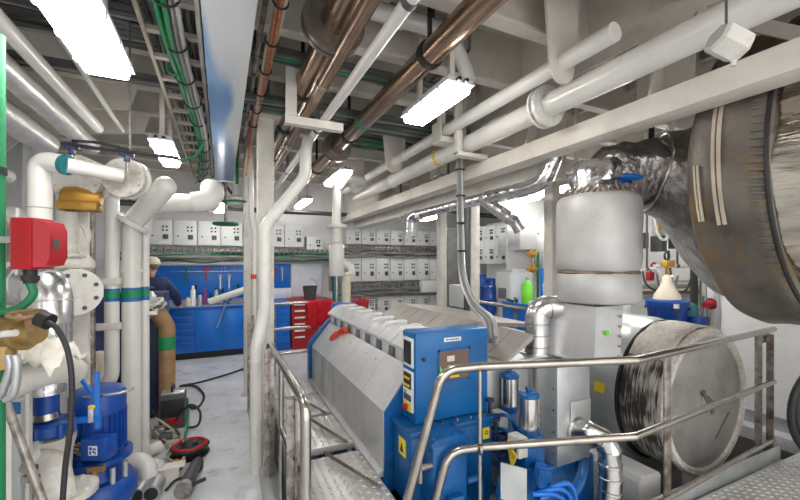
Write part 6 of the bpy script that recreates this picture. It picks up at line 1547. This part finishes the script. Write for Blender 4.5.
for k in range(6): hl.box((sp.x - .03 + .22 * math.cos(k) - .0, sp.y - .03 + .21 * math.sin(k), sz - .12), (sp.x + .01 + .22 * math.cos(k), sp.y + .01 + .21 * math.sin(k), sz - .09))
part('bowl_slot', hl, 'navy', r)
part('stand', MB().lathe((sp.x, sp.y, 0), (0, 0, 1), [(0, .2), (.1, .15), (sz - .32, .15)], 20), 'machine_blue', r)
part('name_label', MB().box((sp.x - .16, sp.y - .20, sz - .09), (sp.x - .09, sp.y - .165, sz - .04)), 'plate_white', r)
part('drain_pipe', MB().tube(smooth_path([(sp.x + .05, sp.y - .02, sz + .28), (sp.x + .14, sp.y, sz + .12), (sp.x + .25, sp.y, sz - .05), (sp.x + .3, sp.y, sz - .3)], 5), .03, 12), 'galvanised', r)
mq = at(688, 312, D=4.75)
r = thing('separator_motor', 'small teal motor standing beside the separator', 'motor', (mq.x, mq.y, 0))
part('barrel', MB().lathe((mq.x, mq.y, mq.z - .1), (0, 0, 1), [(0, .11), (.14, .11), (.2, .08), (.22, .03)], 22), 'teal_machine', r)
part('stand', MB().box((mq.x - .1, mq.y - .1, 0), (mq.x + .1, mq.y + .1, mq.z - .1), .01), 'teal_machine', r)
mq = at(698, 318, D=4.6); solo('blue_box', MB().box((mq.x - .12, mq.y - .08, 0), (mq.x + .1, mq.y + .1, mq.z + .02), .01), 'motor_blue', 'blue box next to the teal motor', 'box')
mq = at(711, 300, D=4.75)
r = thing('red_valve', 'rusty red valve with pale bottle against the white bulkhead', 'valve', (mq.x, mq.y, 0))
part('body', MB().ball((mq.x, mq.y, mq.z - .05), .07, 14, 8).cyl((mq.x - .14, mq.y, mq.z - .06), (mq.x + .05, mq.y, mq.z - .06), .035, 12), 'red_metal', r)
part('bottle', MB().lathe((mq.x + .02, mq.y, mq.z + .03), (0, 0, 1), [(0, .05), (.14, .05), (.19, .02)], 14), 'plate_white', r)
part('stand', MB().cyl((mq.x, mq.y, 0), (mq.x, mq.y, mq.z - .1), .03, 10), 'pipe_white', r)
for k, (py, m, rr_) in enumerate(((281, 'pipe_white', .018), (286, 'galvanised', .04), (292, 'brown_pipe_matte', .03), (296, 'galvanised', .045))):
    a_, b_ = at(636, py, D=6.0), at(716, py, D=6.4)
    pipe('wall_pipe', '%s of four level pipes behind the separator, from the top' % ORD[k], [tuple(a_ + V((-.3, 0, 0))), tuple(b_)], rr_, m, hangers=[(.1, a_.z + .12), (.9, a_.z + .12)], group='level pipes behind the separator')
for k, (pts, l) in enumerate((([(655, 266), (700, 266), (704, 280), (704, 296)], 'bent white pipe from the yellow separator valve'), ([(640, 270), (655, 268), (660, 275)], 'short white pipe stub left of the separator valve'))):
    pipe('white_pipe', l, [at(x, y, D=5.1) for x, y in pts], .022, 'pipe_white', bend=.06, hangers=[(.3, 2.4)])
q = at(653, 266, D=5.2); solo('wheel_valve', MB().torus(q, (0, 1, .3), .045, .012, 16, 6).cyl(q, q + V((0, .05, -.1)), .012, 8).box(q + V((-.04, 0, -.2)), q + V((.04, .08, -.08)), .01), 'red_metal', 'small red wheel valve behind the stack', 'valve')
# switch board with red/yellow switch and hanging white cable
q = at(660, 222, D=5.6)
r = thing('motor_switch', 'white switch box with red and yellow switch above the separator', 'switch', q - V((0, 0, .3)))
part('plate', MB().box(q + V((-.12, .0, -.28)), q + V((.14, .05, .3)), .008), 'cabinet', r)
part('switch_plate', MB().box(q + V((-.09, -.03, -.12)), q + V((.0, .0, .04)), .004), 'yellow', r); part('red_handle', MB().cyl(q + V((-.045, -.05, 0)), q + V((-.045, -.03, 0)), .035, 12), 'red_box', r)
part('mount', MB().box(q + V((-.02, .05, .2)), V((q.x + .02, q.y + .08, CEIL))), 'dark_grey', r)
hose('white cable hanging in a long loop behind the stack', [at(655, 188, D=5.2), at(654, 210, D=5.2), at(657, 232, D=5.2), at(664, 240, D=5.2), at(670, 232, D=5.2), at(674, 214, D=5.2)], .018, 'plate_white', 'cable', name='hanging_cable')
solo('trunking_box', MB().box((4.6, 5.0, 1.95), (7.0, 5.3, 2.3), .01), 'cabinet', 'pale grey trunking box along the far bulkhead', 'trunking')
solo('bulkhead_panel', MB().box((4.6, 5.3, 0), (7.2, 5.36, CEIL), .01), 'wall_paint', 'white partition panel behind the separator', 'panel')
for k in range(5):
    q = at(642 + 18 * k, 240 + (k % 2) * 3, D=5.3); solo('wall_bracket', MB().box(q + V((-.06, -.06, -.12)), q + V((.06, .1, .1)), .01), 'dark_grey', '%s dark cable bracket below the trunking box' % ORD[k], 'bracket', 'dark brackets below the trunking')

for k, (px, D, m, rr_) in enumerate(((694, 6.0, 'cable_dark', .05), (702, 6.0, 'galvanised', .03), (709, 5.9, 'cable_grey', .04))):
    p = at(px, 280, D=D); pipe('wall_pipe', ('dark upright pipe behind the separator', 'grey upright pipe behind the separator beside the dark one', 'grey upright pipe nearest the white bulkhead')[k], [(p.x, p.y, 0), (p.x, p.y, 2.05)], rr_, m, group='upright pipes behind the separator')
for k in range(3):
    hose('grey hose drooping behind the separator, %s from the stack' % ORD[k], [at(642 + 14 * k, 268, D=5.4), at(646 + 14 * k, 284 + 3 * k, D=5.3), at(658 + 14 * k, 290, D=5.3), at(664 + 14 * k, 276, D=5.4)], .014, ('cable_dark', 'cable_grey', 'cable_dark')[k], group='hoses behind the separator', name='hanging_hose')

# ================================================================ WORLD AND VIEW
w = bpy.data.worlds.new('world'); bpy.context.scene.world = w; w.use_nodes = True
w.node_tree.nodes['Background'].inputs['Color'].default_value = (1.0, 1.0, 1.0, 1); w.node_tree.nodes['Background'].inputs['Strength'].default_value = .9
vs_ = bpy.context.scene.view_settings
vs_.view_transform = 'Standard'; vs_.look = 'None'; vs_.gamma = 1; vs_.use_curve_mapping = False; vs_.exposure = 1.35
bpy.context.scene.display_settings.display_device = 'sRGB'
